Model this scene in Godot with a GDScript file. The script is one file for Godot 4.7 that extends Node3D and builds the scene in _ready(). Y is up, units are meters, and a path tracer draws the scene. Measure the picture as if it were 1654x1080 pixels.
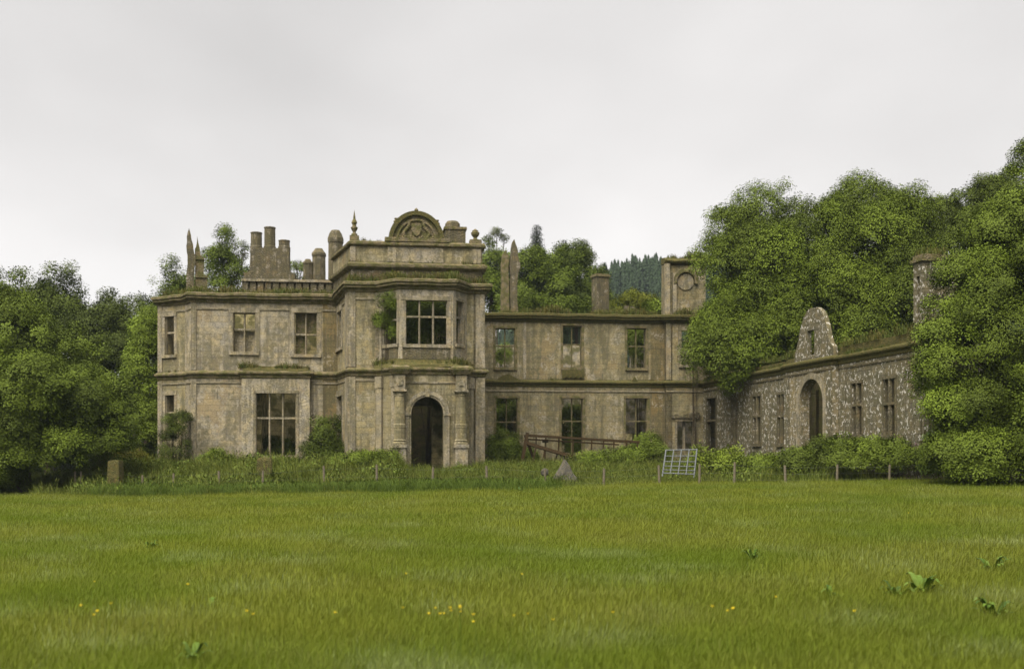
extends Node3D
# A roofless stone mansion across a hay meadow, under an even overcast sky.
# Survey helpers: the photograph was taken from (0, 1.6, 0) looking along -z; F is its focal length in photo pixels.
const F := 1800.0
const CX := 827.0
const CY := 740.0
const EYE := 1.6

# ---------------------------------------------------------------- mesh collector
class Msh:
	var v := PackedVector3Array()
	var n := PackedVector3Array()
	var c := PackedColorArray()
	var tint := Color.WHITE
	var colored := false
	func tri(a: Vector3, b: Vector3, d: Vector3) -> void:   # counter-clockwise seen from outside
		var m := (b - a).cross(d - a).normalized()
		v.append(a); v.append(d); v.append(b)
		n.append(m); n.append(m); n.append(m)
		if colored:
			c.append(tint); c.append(tint); c.append(tint)
	func trin(a: Vector3, b: Vector3, d: Vector3, na: Vector3, nb: Vector3, nd: Vector3) -> void:
		v.append(a); v.append(d); v.append(b)
		n.append(na); n.append(nd); n.append(nb)
		if colored:
			c.append(tint); c.append(tint); c.append(tint)
	func quad(a: Vector3, b: Vector3, d: Vector3, e: Vector3) -> void:
		tri(a, b, d); tri(a, d, e)
	func box(t: Transform3D, lo: Vector3, hi: Vector3) -> void:
		var p := []
		for i in 8:
			p.append(t * Vector3(hi.x if i & 1 else lo.x, hi.y if i & 2 else lo.y, hi.z if i & 4 else lo.z))
		quad(p[4], p[5], p[7], p[6]); quad(p[1], p[0], p[2], p[3])
		quad(p[5], p[1], p[3], p[7]); quad(p[0], p[4], p[6], p[2])
		quad(p[6], p[7], p[3], p[2]); quad(p[0], p[1], p[5], p[4])
	func tube(a: Vector3, b: Vector3, ra: float, rb: float, k := 8) -> void:
		var ax := (b - a).normalized()
		var u := ax.cross(Vector3.UP if absf(ax.y) < 0.9 else Vector3.RIGHT).normalized()
		var w := ax.cross(u)
		for i in k:
			var t0 := TAU * i / k
			var t1 := TAU * (i + 1) / k
			var n0 := u * cos(t0) + w * sin(t0)
			var n1 := u * cos(t1) + w * sin(t1)
			trin(a + n0 * ra, a + n1 * ra, b + n1 * rb, n0, n1, n1)
			trin(a + n0 * ra, b + n1 * rb, b + n0 * rb, n0, n1, n0)
			if rb > 0.004:
				tri(b, b + n0 * rb, b + n1 * rb)
	func lathe(o: Vector3, prof: Array, k := 14, squash := 1.0, twist := 0.0) -> void:   # prof: [radius, height] upwards
		for j in prof.size() - 1:
			var r0: float = prof[j][0]
			var y0: float = prof[j][1]
			var r1: float = prof[j + 1][0]
			var y1: float = prof[j + 1][1]
			var nn := Vector2(y1 - y0, r0 - r1).normalized()
			for i in k:
				var a0 := TAU * i / k + twist
				var a1 := TAU * (i + 1) / k + twist
				var d0 := Vector3(cos(a0), 0, sin(a0) * squash)
				var d1 := Vector3(cos(a1), 0, sin(a1) * squash)
				if k <= 8:
					quad(o + d1 * r0 + Vector3.UP * y0, o + d0 * r0 + Vector3.UP * y0, o + d0 * r1 + Vector3.UP * y1, o + d1 * r1 + Vector3.UP * y1)
				else:
					var n0 := Vector3(d0.x * nn.x, nn.y, d0.z * nn.x)
					var n1 := Vector3(d1.x * nn.x, nn.y, d1.z * nn.x)
					trin(o + d1 * r0 + Vector3.UP * y0, o + d0 * r0 + Vector3.UP * y0, o + d0 * r1 + Vector3.UP * y1, n1, n0, n0)
					trin(o + d1 * r0 + Vector3.UP * y0, o + d0 * r1 + Vector3.UP * y1, o + d1 * r1 + Vector3.UP * y1, n1, n0, n1)
	func mesh() -> ArrayMesh:
		var a := []
		a.resize(Mesh.ARRAY_MAX)
		a[Mesh.ARRAY_VERTEX] = v
		a[Mesh.ARRAY_NORMAL] = n
		if colored:
			a[Mesh.ARRAY_COLOR] = c
		var m := ArrayMesh.new()
		m.add_surface_from_arrays(Mesh.PRIMITIVE_TRIANGLES, a)
		return m

# ---------------------------------------------------------------- a wall line in plan; s runs along it, o outwards from it
class Wl:
	var a: Vector2
	var b: Vector2
	var d: Vector2
	var n: Vector2
	var l: float
	func _init(p: Vector2, q: Vector2) -> void:
		a = p; b = q
		d = (q - p).normalized()
		n = Vector2(-d.y, d.x)
		l = p.distance_to(q)
	func s(px: float) -> float:
		var k := (px - CX) / F
		return -(k * a.y + a.x) / (d.x + k * d.y)
	func y(px: float, py: float) -> float:
		return EYE + (CY - py) / F * -(a.y + d.y * s(px))
	func p(ss: float, yy: float, o := 0.0) -> Vector3:
		return Vector3(a.x + d.x * ss + n.x * o, yy, a.y + d.y * ss + n.y * o)
	func at(px: float, py: float) -> Vector2:
		return Vector2(s(px), y(px, py))
	func off(o: float) -> Wl:
		return Wl.new(a + n * o, b + n * o)
	func frame() -> Transform3D:   # x along, y up, z outwards
		return Transform3D(Basis(Vector3(d.x, 0, d.y), Vector3.UP, Vector3(n.x, 0, n.y)), Vector3(a.x, 0, a.y))
	func box(m: Msh, s0: float, s1: float, y0: float, y1: float, o0: float, o1: float) -> void:
		m.box(frame(), Vector3(s0, y0, o0), Vector3(s1, y1, o1))

func P(px: float, dist: float) -> Vector2:      # plan point seen at photo column px, dist metres away
	return Vector2((px - CX) / F * dist, -dist)
func PY(py: float, dist: float) -> float:
	return EYE + (CY - py) / F * dist
func P3(px: float, py: float, dist: float) -> Vector3:
	return Vector3((px - CX) / F * dist, PY(py, dist), -dist)

# ---------------------------------------------------------------- nodes
var used := {}
func numbered(called: String) -> String:
	var k: int = used.get(called, 0)
	used[called] = k + 1
	return called if k == 0 else "%s_%03d" % [called, k]
func thing(called: String, label: String, category: String, at: Vector3, group := "") -> Node3D:
	var o := Node3D.new()
	o.name = numbered(called)
	o.position = at
	tag(o, label, category, group)
	add_child(o)
	return o
func tag(o: Node, label: String, category: String, group := "") -> void:
	o.set_meta("label", label)
	o.set_meta("category", category)
	if group != "":
		o.set_meta("group", group)
func root_of(o: Node) -> Vector3:
	var at := Vector3.ZERO
	while o is Node3D and o != self:
		at += (o as Node3D).position
		o = o.get_parent()
	return at
func obj(called: String, m: Msh, mat: Material, parent: Node) -> MeshInstance3D:   # vertices in world metres
	var o := MeshInstance3D.new()
	o.mesh = m.mesh()
	o.material_override = mat
	o.name = called
	if parent == self:
		o.name = numbered(called)
	o.position = -root_of(parent)
	parent.add_child(o, true)
	return o
func struct(called: String, m: Msh, mat: Material) -> MeshInstance3D:
	var o := obj(called, m, mat, self)
	o.set_meta("kind", "structure")
	return o
func many(called: String, mesh: Mesh, xf: Array, cols: Array, mat: Material, parent: Node, stuff := true) -> MultiMeshInstance3D:
	var mm := MultiMesh.new()
	mm.transform_format = MultiMesh.TRANSFORM_3D
	mm.use_colors = true
	mm.mesh = mesh
	mm.instance_count = xf.size()
	for i in xf.size():
		mm.set_instance_transform(i, xf[i])
		mm.set_instance_color(i, cols[i])
	var o := MultiMeshInstance3D.new()
	o.multimesh = mm
	o.material_override = mat
	o.name = called if parent != self else numbered(called)
	o.position = -root_of(parent)
	if stuff:
		o.set_meta("kind", "stuff")
	parent.add_child(o, true)
	return o

# ---------------------------------------------------------------- ground shape
var relief := FastNoiseLite.new()
func gy(x: float, z: float) -> float:
	var d := -z
	var edge := clampf(0.16 + 0.028 * x, -0.24, 0.56)
	var h := 0.0
	if d < 47.0:
		h = edge * pow(clampf((d - 5.0) / 42.0, 0.0, 1.0), 1.15)
	else:
		var base := lerpf(0.1, 1.02, smoothstep(-24.0, -18.0, x))
		h = lerpf(edge, maxf(base, edge), smoothstep(47.0, 56.5, d))
	if d > 95.0:
		h += (d - 95.0) * 0.012
	return h + relief.get_noise_2d(x * 2.0, z * 2.0) * 0.07

func ground_hit(px: float, py: float, up := 0.0) -> Vector3:   # where that sight line comes down to `up` above the ground
	var dist := 8.0
	for i in 900:
		var at := P3(px, py, dist)
		if at.y <= gy(at.x, at.z) + up:
			return Vector3(at.x, gy(at.x, at.z), at.z)
		dist += 0.06
	return P3(px, py, 45.0)

# ---------------------------------------------------------------- textures and materials
func noise_bytes(w: int, h: int, sd: int, freq: float, oct := 4, kind := FastNoiseLite.TYPE_SIMPLEX_SMOOTH, sx := 1, sy := 1) -> PackedByteArray:
	var f := FastNoiseLite.new()
	f.seed = sd
	f.noise_type = kind
	f.frequency = freq
	f.fractal_octaves = oct
	var im := f.get_seamless_image(w / sx, h / sy, false, false, 0.15)
	im.convert(Image.FORMAT_L8)
	if sx > 1 or sy > 1:
		im.resize(w, h, Image.INTERPOLATE_CUBIC)
	return im.get_data()

func lin8(r: float, g: float, b: float) -> Array:
	var s := Color(clampf(r, 0, 1), clampf(g, 0, 1), clampf(b, 0, 1)).linear_to_srgb()
	return [int(s.r * 255.0), int(s.g * 255.0), int(s.b * 255.0)]

var ashlar_color: ImageTexture
var ashlar_height: ImageTexture
var rough_color: ImageTexture
var rough_height: ImageTexture
var stain_map: ImageTexture
var lichen_map: ImageTexture
var moss_map: ImageTexture

func make_textures() -> void:
	var w := 1024
	# dressed stone in courses about a foot high, 10.24 m to the repeat: tone, grain and thin joints
	var fine := noise_bytes(w, w, 11, 0.09, 4)
	var mid := noise_bytes(w, w, 12, 0.018, 4)
	var rng := RandomNumberGenerator.new()
	rng.seed = 5
	var col := PackedByteArray()
	col.resize(w * w * 3)
	var hgt := PackedByteArray()
	hgt.resize(w * w)
	var course := 32
	for j in w / course:
		var cuts := [0]
		var x := int(rng.randf_range(30, 90))
		while x < w - 40:
			cuts.append(x)
			x += int(rng.randf_range(45, 100))
		var tone := []
		for k in cuts.size():
			tone.append([rng.randf_range(0.90, 1.10), rng.randf_range(-0.035, 0.035), rng.randf_range(-10, 10)])
		for i in w:
			var k := 0
			while k + 1 < cuts.size() and cuts[k + 1] <= i:
				k += 1
			var t: Array = tone[k]
			var edge_x: int = i - cuts[k]
			for jj in course:
				var at := (j * course + jj) * w + i
				var f := fine[at] / 255.0
				var m := mid[at] / 255.0
				var v: float = t[0] * (0.40 + 0.74 * f + 0.50 * m)
				var joint := edge_x < 2 or jj < 2
				if joint:
					v *= 0.66
				elif jj == 2 or edge_x == 2:
					v *= 1.10
				var warm: float = t[1] + (m - 0.5) * 0.16
				col[at * 3] = clampi(int(pow(clampf(v * (0.80 + warm * 0.5) * 0.82, 0, 1), 0.4545) * 255.0), 0, 255)
				col[at * 3 + 1] = clampi(int(pow(clampf(v * 0.72 * 0.82, 0, 1), 0.4545) * 255.0), 0, 255)
				col[at * 3 + 2] = clampi(int(pow(clampf(v * (0.57 - warm) * 0.82, 0, 1), 0.4545) * 255.0), 0, 255)
				hgt[at] = 30 if joint else clampi(int(150 + t[2] + 70.0 * (f - 0.5) + 40.0 * (m - 0.5)), 0, 255)
	ashlar_color = ImageTexture.create_from_image(Image.create_from_data(w, w, false, Image.FORMAT_RGB8, col))
	ashlar_height = ImageTexture.create_from_image(Image.create_from_data(w, w, false, Image.FORMAT_L8, hgt))
	# plain weathered stone for trim
	var q := 512
	var f2 := noise_bytes(q, q, 21, 0.06, 5)
	var m2 := noise_bytes(q, q, 22, 0.015, 4)
	col = PackedByteArray()
	col.resize(q * q * 3)
	for at in q * q:
		var v := 0.52 + 0.5 * (f2[at] / 255.0) + 0.34 * (m2[at] / 255.0 - 0.5)
		var warm := (m2[at] / 255.0 - 0.5) * 0.22
		col[at * 3] = clampi(int(pow(clampf(v * (0.78 + warm * 0.4) * 0.85, 0, 1), 0.4545) * 255.0), 0, 255)
		col[at * 3 + 1] = clampi(int(pow(clampf(v * 0.72 * 0.85, 0, 1), 0.4545) * 255.0), 0, 255)
		col[at * 3 + 2] = clampi(int(pow(clampf(v * (0.59 - warm) * 0.85, 0, 1), 0.4545) * 255.0), 0, 255)
	rough_color = ImageTexture.create_from_image(Image.create_from_data(q, q, false, Image.FORMAT_RGB8, col))
	rough_height = ImageTexture.create_from_image(Image.create_from_data(q, q, false, Image.FORMAT_L8, f2))
	# stains: algae running down in streaks, ochre washes, pale scoured patches
	var streak := noise_bytes(w, w, 31, 0.03, 4, FastNoiseLite.TYPE_SIMPLEX_SMOOTH, 1, 8)
	var big := noise_bytes(w, w, 32, 0.006, 4)
	var ochre := noise_bytes(w, w, 33, 0.005, 3)
	var pale := noise_bytes(w, w, 34, 0.012, 5)
	var grit := noise_bytes(w, w, 35, 0.07, 4)
	var drip := noise_bytes(w, w, 36, 0.05, 3, FastNoiseLite.TYPE_SIMPLEX_SMOOTH, 1, 16)
	var out := PackedByteArray()
	out.resize(w * w * 4)
	for at in w * w:
		var st := streak[at] / 255.0
		var bg := big[at] / 255.0
		var oc := ochre[at] / 255.0
		var pl := pale[at] / 255.0
		var gr := grit[at] / 255.0
		var moss := clampf((st * 0.75 + bg * 0.45 + (gr - 0.5) * 0.7 - 0.48) * 1.7, 0.0, 0.6)
		var och := clampf((oc + (gr - 0.5) * 0.5 - 0.56) * 2.0, 0.0, 0.34)
		var pal := clampf((pl + (gr - 0.5) * 1.0 - 0.55) * 2.0, 0.0, 0.5) * (1.0 - moss)
		var r := 0.090
		var g := 0.084
		var b := 0.042
		var al := moss
		var dr := clampf((drip[at] / 255.0 + (bg - 0.5) * 0.6 - 0.60) * 3.0, 0.0, 0.5)
		if dr > al:
			r = 0.062; g = 0.056; b = 0.036; al = dr
		if och > al:
			r = 0.22; g = 0.145; b = 0.055; al = och
		if pal > al:
			r = 0.42; g = 0.37; b = 0.30; al = pal
		out[at * 4] = int(pow(r, 0.4545) * 255.0)
		out[at * 4 + 1] = int(pow(g, 0.4545) * 255.0)
		out[at * 4 + 2] = int(pow(b, 0.4545) * 255.0)
		out[at * 4 + 3] = int(al * 255.0)
	stain_map = ImageTexture.create_from_image(Image.create_from_data(w, w, false, Image.FORMAT_RGBA8, out))
	# chalky white lichen blotches over grey-brown staining
	var bl := noise_bytes(w, w, 41, 0.045, 3, FastNoiseLite.TYPE_SIMPLEX_SMOOTH, 1, 2)
	out = PackedByteArray()
	out.resize(w * w * 4)
	for at in w * w:
		var v := bl[at] / 255.0 + (pale[at] / 255.0 - 0.5) * 1.2 + (grit[at] / 255.0 - 0.5) * 0.35
		var wh := clampf((v - 0.72) * 5.5, 0.0, 0.85)
		var dk := clampf((streak[at] / 255.0 * 0.6 + big[at] / 255.0 * 0.5 - 0.5) * 3.0, 0.0, 0.6)
		var r := 0.075
		var g := 0.072
		var b := 0.035
		var al := dk
		if wh > dk * 0.6:
			r = 0.58; g = 0.56; b = 0.51; al = wh
		out[at * 4] = int(pow(r, 0.4545) * 255.0)
		out[at * 4 + 1] = int(pow(g, 0.4545) * 255.0)
		out[at * 4 + 2] = int(pow(b, 0.4545) * 255.0)
		out[at * 4 + 3] = int(al * 255.0)
	lichen_map = ImageTexture.create_from_image(Image.create_from_data(w, w, false, Image.FORMAT_RGBA8, out))
	# moss and grime cushions for ledges
	out = PackedByteArray()
	out.resize(q * q * 4)
	var m3 := noise_bytes(q, q, 51, 0.02, 4)
	for at in q * q:
		var a := clampf((m3[at] / 255.0 - 0.36) * 3.2, 0.0, 0.85)
		var k := f2[at] / 255.0
		out[at * 4] = int(pow(0.066 + 0.06 * k, 0.4545) * 255.0)
		out[at * 4 + 1] = int(pow(0.066 + 0.055 * k, 0.4545) * 255.0)
		out[at * 4 + 2] = int(pow(0.022 + 0.016 * k, 0.4545) * 255.0)
		out[at * 4 + 3] = int(a * 255.0)
	moss_map = ImageTexture.create_from_image(Image.create_from_data(q, q, false, Image.FORMAT_RGBA8, out))

func stone(tint: Color, color: Texture2D, height: Texture2D, across: float, relief_cm: float, over: Texture2D, over_across: float, shift := Vector3.ZERO) -> StandardMaterial3D:
	var m := StandardMaterial3D.new()
	m.albedo_color = tint.linear_to_srgb()
	m.albedo_texture = color
	m.roughness = 0.95
	m.metallic_specular = 0.2
	m.uv1_triplanar = true
	m.uv1_world_triplanar = true
	m.uv1_triplanar_sharpness = 8.0
	m.uv1_scale = Vector3.ONE / across
	m.heightmap_enabled = true
	m.heightmap_texture = height
	m.heightmap_scale = relief_cm
	if over:
		m.detail_enabled = true
		m.detail_albedo = over
		m.detail_blend_mode = BaseMaterial3D.BLEND_MODE_MIX
		m.detail_uv_layer = BaseMaterial3D.DETAIL_UV_2
		m.uv2_triplanar = true
		m.uv2_world_triplanar = true
		m.uv2_triplanar_sharpness = 6.0
		m.uv2_scale = Vector3.ONE / over_across
		m.uv2_offset = shift
	return m

func plain_mat(lin: Color, rough := 0.9, spec := 0.25) -> StandardMaterial3D:
	var m := StandardMaterial3D.new()
	m.albedo_color = lin.linear_to_srgb()
	m.roughness = rough
	m.metallic_specular = spec
	return m
func leaf_mat(through := 0.35, rough := 0.6) -> StandardMaterial3D:
	var m := StandardMaterial3D.new()
	m.vertex_color_use_as_albedo = true
	m.roughness = rough
	m.metallic_specular = 0.3
	m.backlight_enabled = true
	m.backlight = Color(through, through, through)
	m.cull_mode = BaseMaterial3D.CULL_DISABLED
	return m

var M := {}
func make_materials() -> void:
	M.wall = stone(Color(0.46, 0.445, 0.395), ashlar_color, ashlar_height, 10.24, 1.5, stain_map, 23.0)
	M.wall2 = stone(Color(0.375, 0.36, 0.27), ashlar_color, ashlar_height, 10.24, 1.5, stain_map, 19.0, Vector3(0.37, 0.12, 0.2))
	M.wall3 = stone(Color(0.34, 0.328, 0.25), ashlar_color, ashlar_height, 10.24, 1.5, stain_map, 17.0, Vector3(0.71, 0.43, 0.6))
	M.spotted = stone(Color(0.33, 0.31, 0.245), ashlar_color, ashlar_height, 10.24, 2.0, lichen_map, 3.1, Vector3(0.4, 0.2, 0.7))
	M.pale = stone(Color(0.64, 0.61, 0.54), rough_color, rough_height, 4.0, 2.0, stain_map, 9.0, Vector3(0.6, 0.1, 0.2))
	M.range = stone(Color(0.21, 0.205, 0.165), ashlar_color, ashlar_height, 10.24, 2.0, lichen_map, 3.9)
	M.damp = stone(Color(0.23, 0.21, 0.14), ashlar_color, ashlar_height, 10.24, 1.5, stain_map, 14.0, Vector3(0.2, 0.5, 0.3))
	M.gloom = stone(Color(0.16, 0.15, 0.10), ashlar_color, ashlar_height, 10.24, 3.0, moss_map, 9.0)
	M.trim = stone(Color(0.53, 0.50, 0.43), rough_color, rough_height, 4.0, 2.0, stain_map, 13.0, Vector3(0.1, 0.3, 0.4))
	M.old = stone(Color(0.23, 0.215, 0.165), rough_color, rough_height, 3.3, 4.0, stain_map, 7.0, Vector3(0.3, 0.6, 0.1))
	M.mossy = stone(Color(0.34, 0.305, 0.22), rough_color, rough_height, 3.0, 4.0, moss_map, 5.0)
	M.deepmoss = stone(Color(0.25, 0.235, 0.11), rough_color, rough_height, 2.0, 8.0, moss_map, 2.6)
	M.inner = stone(Color(0.52, 0.50, 0.33), ashlar_color, ashlar_height, 10.24, 3.0, moss_map, 9.0)
	M.leaf = leaf_mat(0.35, 0.7)
	M.blade = leaf_mat(0.9, 0.7)
	M.bark = stone(Color(0.16, 0.14, 0.11), rough_color, rough_height, 1.3, 5.0, null, 1.0)
	M.rust = stone(Color(0.085, 0.062, 0.038), rough_color, rough_height, 0.9, 1.0, null, 1.0)
	M.timber = stone(Color(0.31, 0.29, 0.25), rough_color, rough_height, 0.8, 1.0, null, 1.0)
	M.plaster = stone(Color(0.62, 0.60, 0.56), rough_color, rough_height, 4.0, 2.0, moss_map, 8.0)
	M.zinc = plain_mat(Color(0.12, 0.13, 0.135), 0.5, 0.5)
	M.zinc.metallic = 0.35
	M.rock = stone(Color(0.21, 0.21, 0.205), rough_color, rough_height, 1.6, 5.0, null, 1.0)

# ---------------------------------------------------------------- building pieces
func wall_grid(m: Msh, w: Wl, s0: float, s1: float, y0: float, y1: float, thick: float, holes: Array, front := 0.0) -> void:
	# a wall from s0 to s1 with rectangular openings [sa, ya, sb, yb]; reveals included
	var xs := [s0, s1]
	var ys := [y0, y1]
	for h in holes:
		for k in [h[0], h[2]]:
			if k > s0 + 0.01 and k < s1 - 0.01:
				xs.append(k)
		for k in [h[1], h[3]]:
			if k > y0 + 0.01 and k < y1 - 0.01:
				ys.append(k)
	xs.sort()
	ys.sort()
	var nx := xs.size() - 1
	var ny := ys.size() - 1
	var solid := []
	for i in nx:
		var colm := []
		for j in ny:
			var cx: float = (xs[i] + xs[i + 1]) / 2
			var cy: float = (ys[j] + ys[j + 1]) / 2
			var keep: bool = xs[i + 1] - xs[i] > 0.001 and ys[j + 1] - ys[j] > 0.001
			for h in holes:
				if cx > h[0] and cx < h[2] and cy > h[1] and cy < h[3]:
					keep = false
			colm.append(keep)
		solid.append(colm)
	var f := front
	var b := front - thick
	for i in nx:
		for j in ny:
			if not solid[i][j]:
				continue
			var a0: float = xs[i]
			var a1: float = xs[i + 1]
			var b0: float = ys[j]
			var b1: float = ys[j + 1]
			m.quad(w.p(a0, b0, f), w.p(a1, b0, f), w.p(a1, b1, f), w.p(a0, b1, f))
			m.quad(w.p(a1, b0, b), w.p(a0, b0, b), w.p(a0, b1, b), w.p(a1, b1, b))
			if i == 0 or not solid[i - 1][j]:
				m.quad(w.p(a0, b0, b), w.p(a0, b0, f), w.p(a0, b1, f), w.p(a0, b1, b))
			if i == nx - 1 or not solid[i + 1][j]:
				m.quad(w.p(a1, b0, f), w.p(a1, b0, b), w.p(a1, b1, b), w.p(a1, b1, f))
			if j == 0 or not solid[i][j - 1]:
				m.quad(w.p(a0, b0, b), w.p(a1, b0, b), w.p(a1, b0, f), w.p(a0, b0, f))
			if j == ny - 1 or not solid[i][j + 1]:
				m.quad(w.p(a0, b1, f), w.p(a1, b1, f), w.p(a1, b1, b), w.p(a0, b1, b))

func prism(m: Msh, w: Wl, poly: PackedVector2Array, front: float, back: float) -> void:   # an outline in (s, y) given thickness
	var q := poly
	if Geometry2D.is_polygon_clockwise(q):
		q = q.duplicate()
		q.reverse()
	# is_polygon_clockwise is meant for y down: make sure of the turn by the signed area
	var area := 0.0
	for i in q.size():
		var e := q[(i + 1) % q.size()]
		area += q[i].x * e.y - e.x * q[i].y
	if area < 0:
		q = q.duplicate()
		q.reverse()
	var t := Geometry2D.triangulate_polygon(q)
	for i in range(0, t.size(), 3):
		var a := q[t[i]]
		var b := q[t[i + 1]]
		var c := q[t[i + 2]]
		if (b - a).cross(c - a) < 0:
			var k := b
			b = c
			c = k
		m.tri(w.p(a.x, a.y, front), w.p(b.x, b.y, front), w.p(c.x, c.y, front))
		m.tri(w.p(a.x, a.y, back), w.p(c.x, c.y, back), w.p(b.x, b.y, back))
	for i in q.size():
		var a := q[i]
		var b := q[(i + 1) % q.size()]
		m.quad(w.p(b.x, b.y, front), w.p(a.x, a.y, front), w.p(a.x, a.y, back), w.p(b.x, b.y, back))

func mould(m: Msh, path: Array, prof: Array, jitter := 0.0, sd := 1) -> void:
	# sweep a profile [outwards, up] along plan points Vector3(x, height, z), walked with the outside on the side of the viewer
	var rng := RandomNumberGenerator.new()
	rng.seed = sd
	var pts := []
	for i in path.size() - 1:     # cut long runs up so that an old moulding can wander a little
		var a: Vector3 = path[i]
		var b: Vector3 = path[i + 1]
		var k := maxi(1, int(a.distance_to(b) / 0.6)) if jitter > 0 else 1
		for j in k:
			pts.append(a.lerp(b, float(j) / k))
	pts.append(path[-1])
	var rows := []
	for i in pts.size():
		var p: Vector3 = pts[i]
		var d0 := Vector2.ZERO
		var d1 := Vector2.ZERO
		if i > 0:
			d0 = Vector2(p.x - pts[i - 1].x, p.z - pts[i - 1].z).normalized()
		if i < pts.size() - 1:
			d1 = Vector2(pts[i + 1].x - p.x, pts[i + 1].z - p.z).normalized()
		if i == 0:
			d0 = d1
		if i == pts.size() - 1:
			d1 = d0
		var n0 := Vector2(-d0.y, d0.x)
		var n1 := Vector2(-d1.y, d1.x)
		var bis := (n0 + n1).normalized()
		bis /= maxf(0.4, bis.dot(n0))
		var row := []
		var jo := rng.randf_range(-jitter, jitter)
		var jy := rng.randf_range(-jitter, jitter)
		for q in prof:
			var o: float = q[0] + (jo if q[0] > 0.12 else 0.0)
			row.append(Vector3(p.x + bis.x * o, p.y + q[1] + (jy if q[0] > 0.12 else 0.0), p.z + bis.y * o))
		rows.append(row)
	for i in rows.size() - 1:
		for j in prof.size() - 1:
			m.quad(rows[i][j], rows[i + 1][j], rows[i + 1][j + 1], rows[i][j + 1])
	for e in [0, rows.size() - 1]:
		var r: Array = rows[e]
		for j in range(1, prof.size() - 1):
			if e == 0:
				m.tri(r[0], r[j], r[j + 1])
			else:
				m.tri(r[0], r[j + 1], r[j])

func hole(w: Wl, r: Array) -> Array:      # [px0, py0, px1, py1] in the photograph -> opening [s, y, s, y]
	var a := w.at((r[0] + r[2]) / 2.0, r[3])
	var b := w.at((r[0] + r[2]) / 2.0, r[1])
	return [w.s(r[0]), a.y, w.s(r[2]), b.y]

func window(parent: Node, w: Wl, h: Array, lights: int, transoms: Array, mat: Material, jamb := 0.22, proud := 0.05, recess := 0.16, bar := 0.11, sill := true, label := "") -> MeshInstance3D:
	var m := Msh.new()
	var e := 0.003
	var dp := 0.12
	w.box(m, h[0] - jamb, h[0] - e, h[1], h[3], -dp, proud)
	w.box(m, h[2] + e, h[2] + jamb, h[1], h[3], -dp, proud)
	w.box(m, h[0] - jamb, h[2] + jamb, h[3] + e, h[3] + jamb * 1.1, -dp, proud + 0.02)
	# inner moulding of the surround
	w.box(m, h[0] - 0.05, h[0] + 0.035, h[1], h[3], -dp - 0.06, -0.05)
	w.box(m, h[2] - 0.035, h[2] + 0.05, h[1], h[3], -dp - 0.06, -0.05)
	var f := obj("window", m, mat, parent)
	if label != "":
		f.set_meta("label", label)
	if sill:
		var sm := Msh.new()
		w.box(sm, h[0] - jamb * 0.9, h[2] + jamb * 0.9, h[1] - 0.17, h[1] - e, -0.2, proud + 0.08)
		obj("sill", sm, mat, f)
	for i in range(1, lights):
		var s: float = lerpf(h[0], h[2], float(i) / lights)
		var b := Msh.new()
		var prev: float = h[1]
		# a mullion with splayed edges
		var poly := [Vector2(s - bar / 2, -recess - 0.07), Vector2(s - bar * 0.22, -recess + 0.05), Vector2(s + bar * 0.22, -recess + 0.05), Vector2(s + bar / 2, -recess - 0.07), Vector2(s + bar * 0.22, -recess - 0.19), Vector2(s - bar * 0.22, -recess - 0.19)]
		for k in poly.size():
			var p: Vector2 = poly[k]
			var q: Vector2 = poly[(k + 1) % poly.size()]
			b.quad(w.p(p.x, prev, p.y), w.p(q.x, prev, q.y), w.p(q.x, h[3], q.y), w.p(p.x, h[3], p.y))
		obj("mullion", b, mat, f)
	for t in transoms:
		var yy: float = lerpf(h[3], h[1], t)
		var b := Msh.new()
		w.box(b, h[0], h[2], yy - bar * 0.42, yy + bar * 0.42, -recess - 0.17, -recess + 0.035)
		obj("transom", b, mat, f)
	return f

func blocking(parent: Node, w: Wl, h: Array, u0: float, u1: float, t0: float, t1: float, mat: Material, depth := 0.42) -> void:   # a light closed with slabs
	var rows := maxi(1, int((h[3] - h[1]) * (t1 - t0) / 0.42))
	for k in rows:
		var m := Msh.new()
		var ya: float = lerpf(h[3], h[1], lerpf(t1, t0, float(k) / rows))
		var yb: float = lerpf(h[3], h[1], lerpf(t1, t0, float(k + 1) / rows)) - 0.012
		w.box(m, lerpf(h[0], h[2], u0) + 0.01, lerpf(h[0], h[2], u1) - 0.01, ya, yb, -depth - 0.12, -depth + 0.012 * (k % 3))
		obj("blocking_slab", m, mat, parent)

func arc(cx: float, cy: float, rx: float, ry: float, a0: float, a1: float, k: int) -> PackedVector2Array:
	var out := PackedVector2Array()
	for i in k + 1:
		var a := lerpf(a0, a1, float(i) / k)
		out.append(Vector2(cx + cos(a) * rx, cy + sin(a) * ry))
	return out

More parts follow.
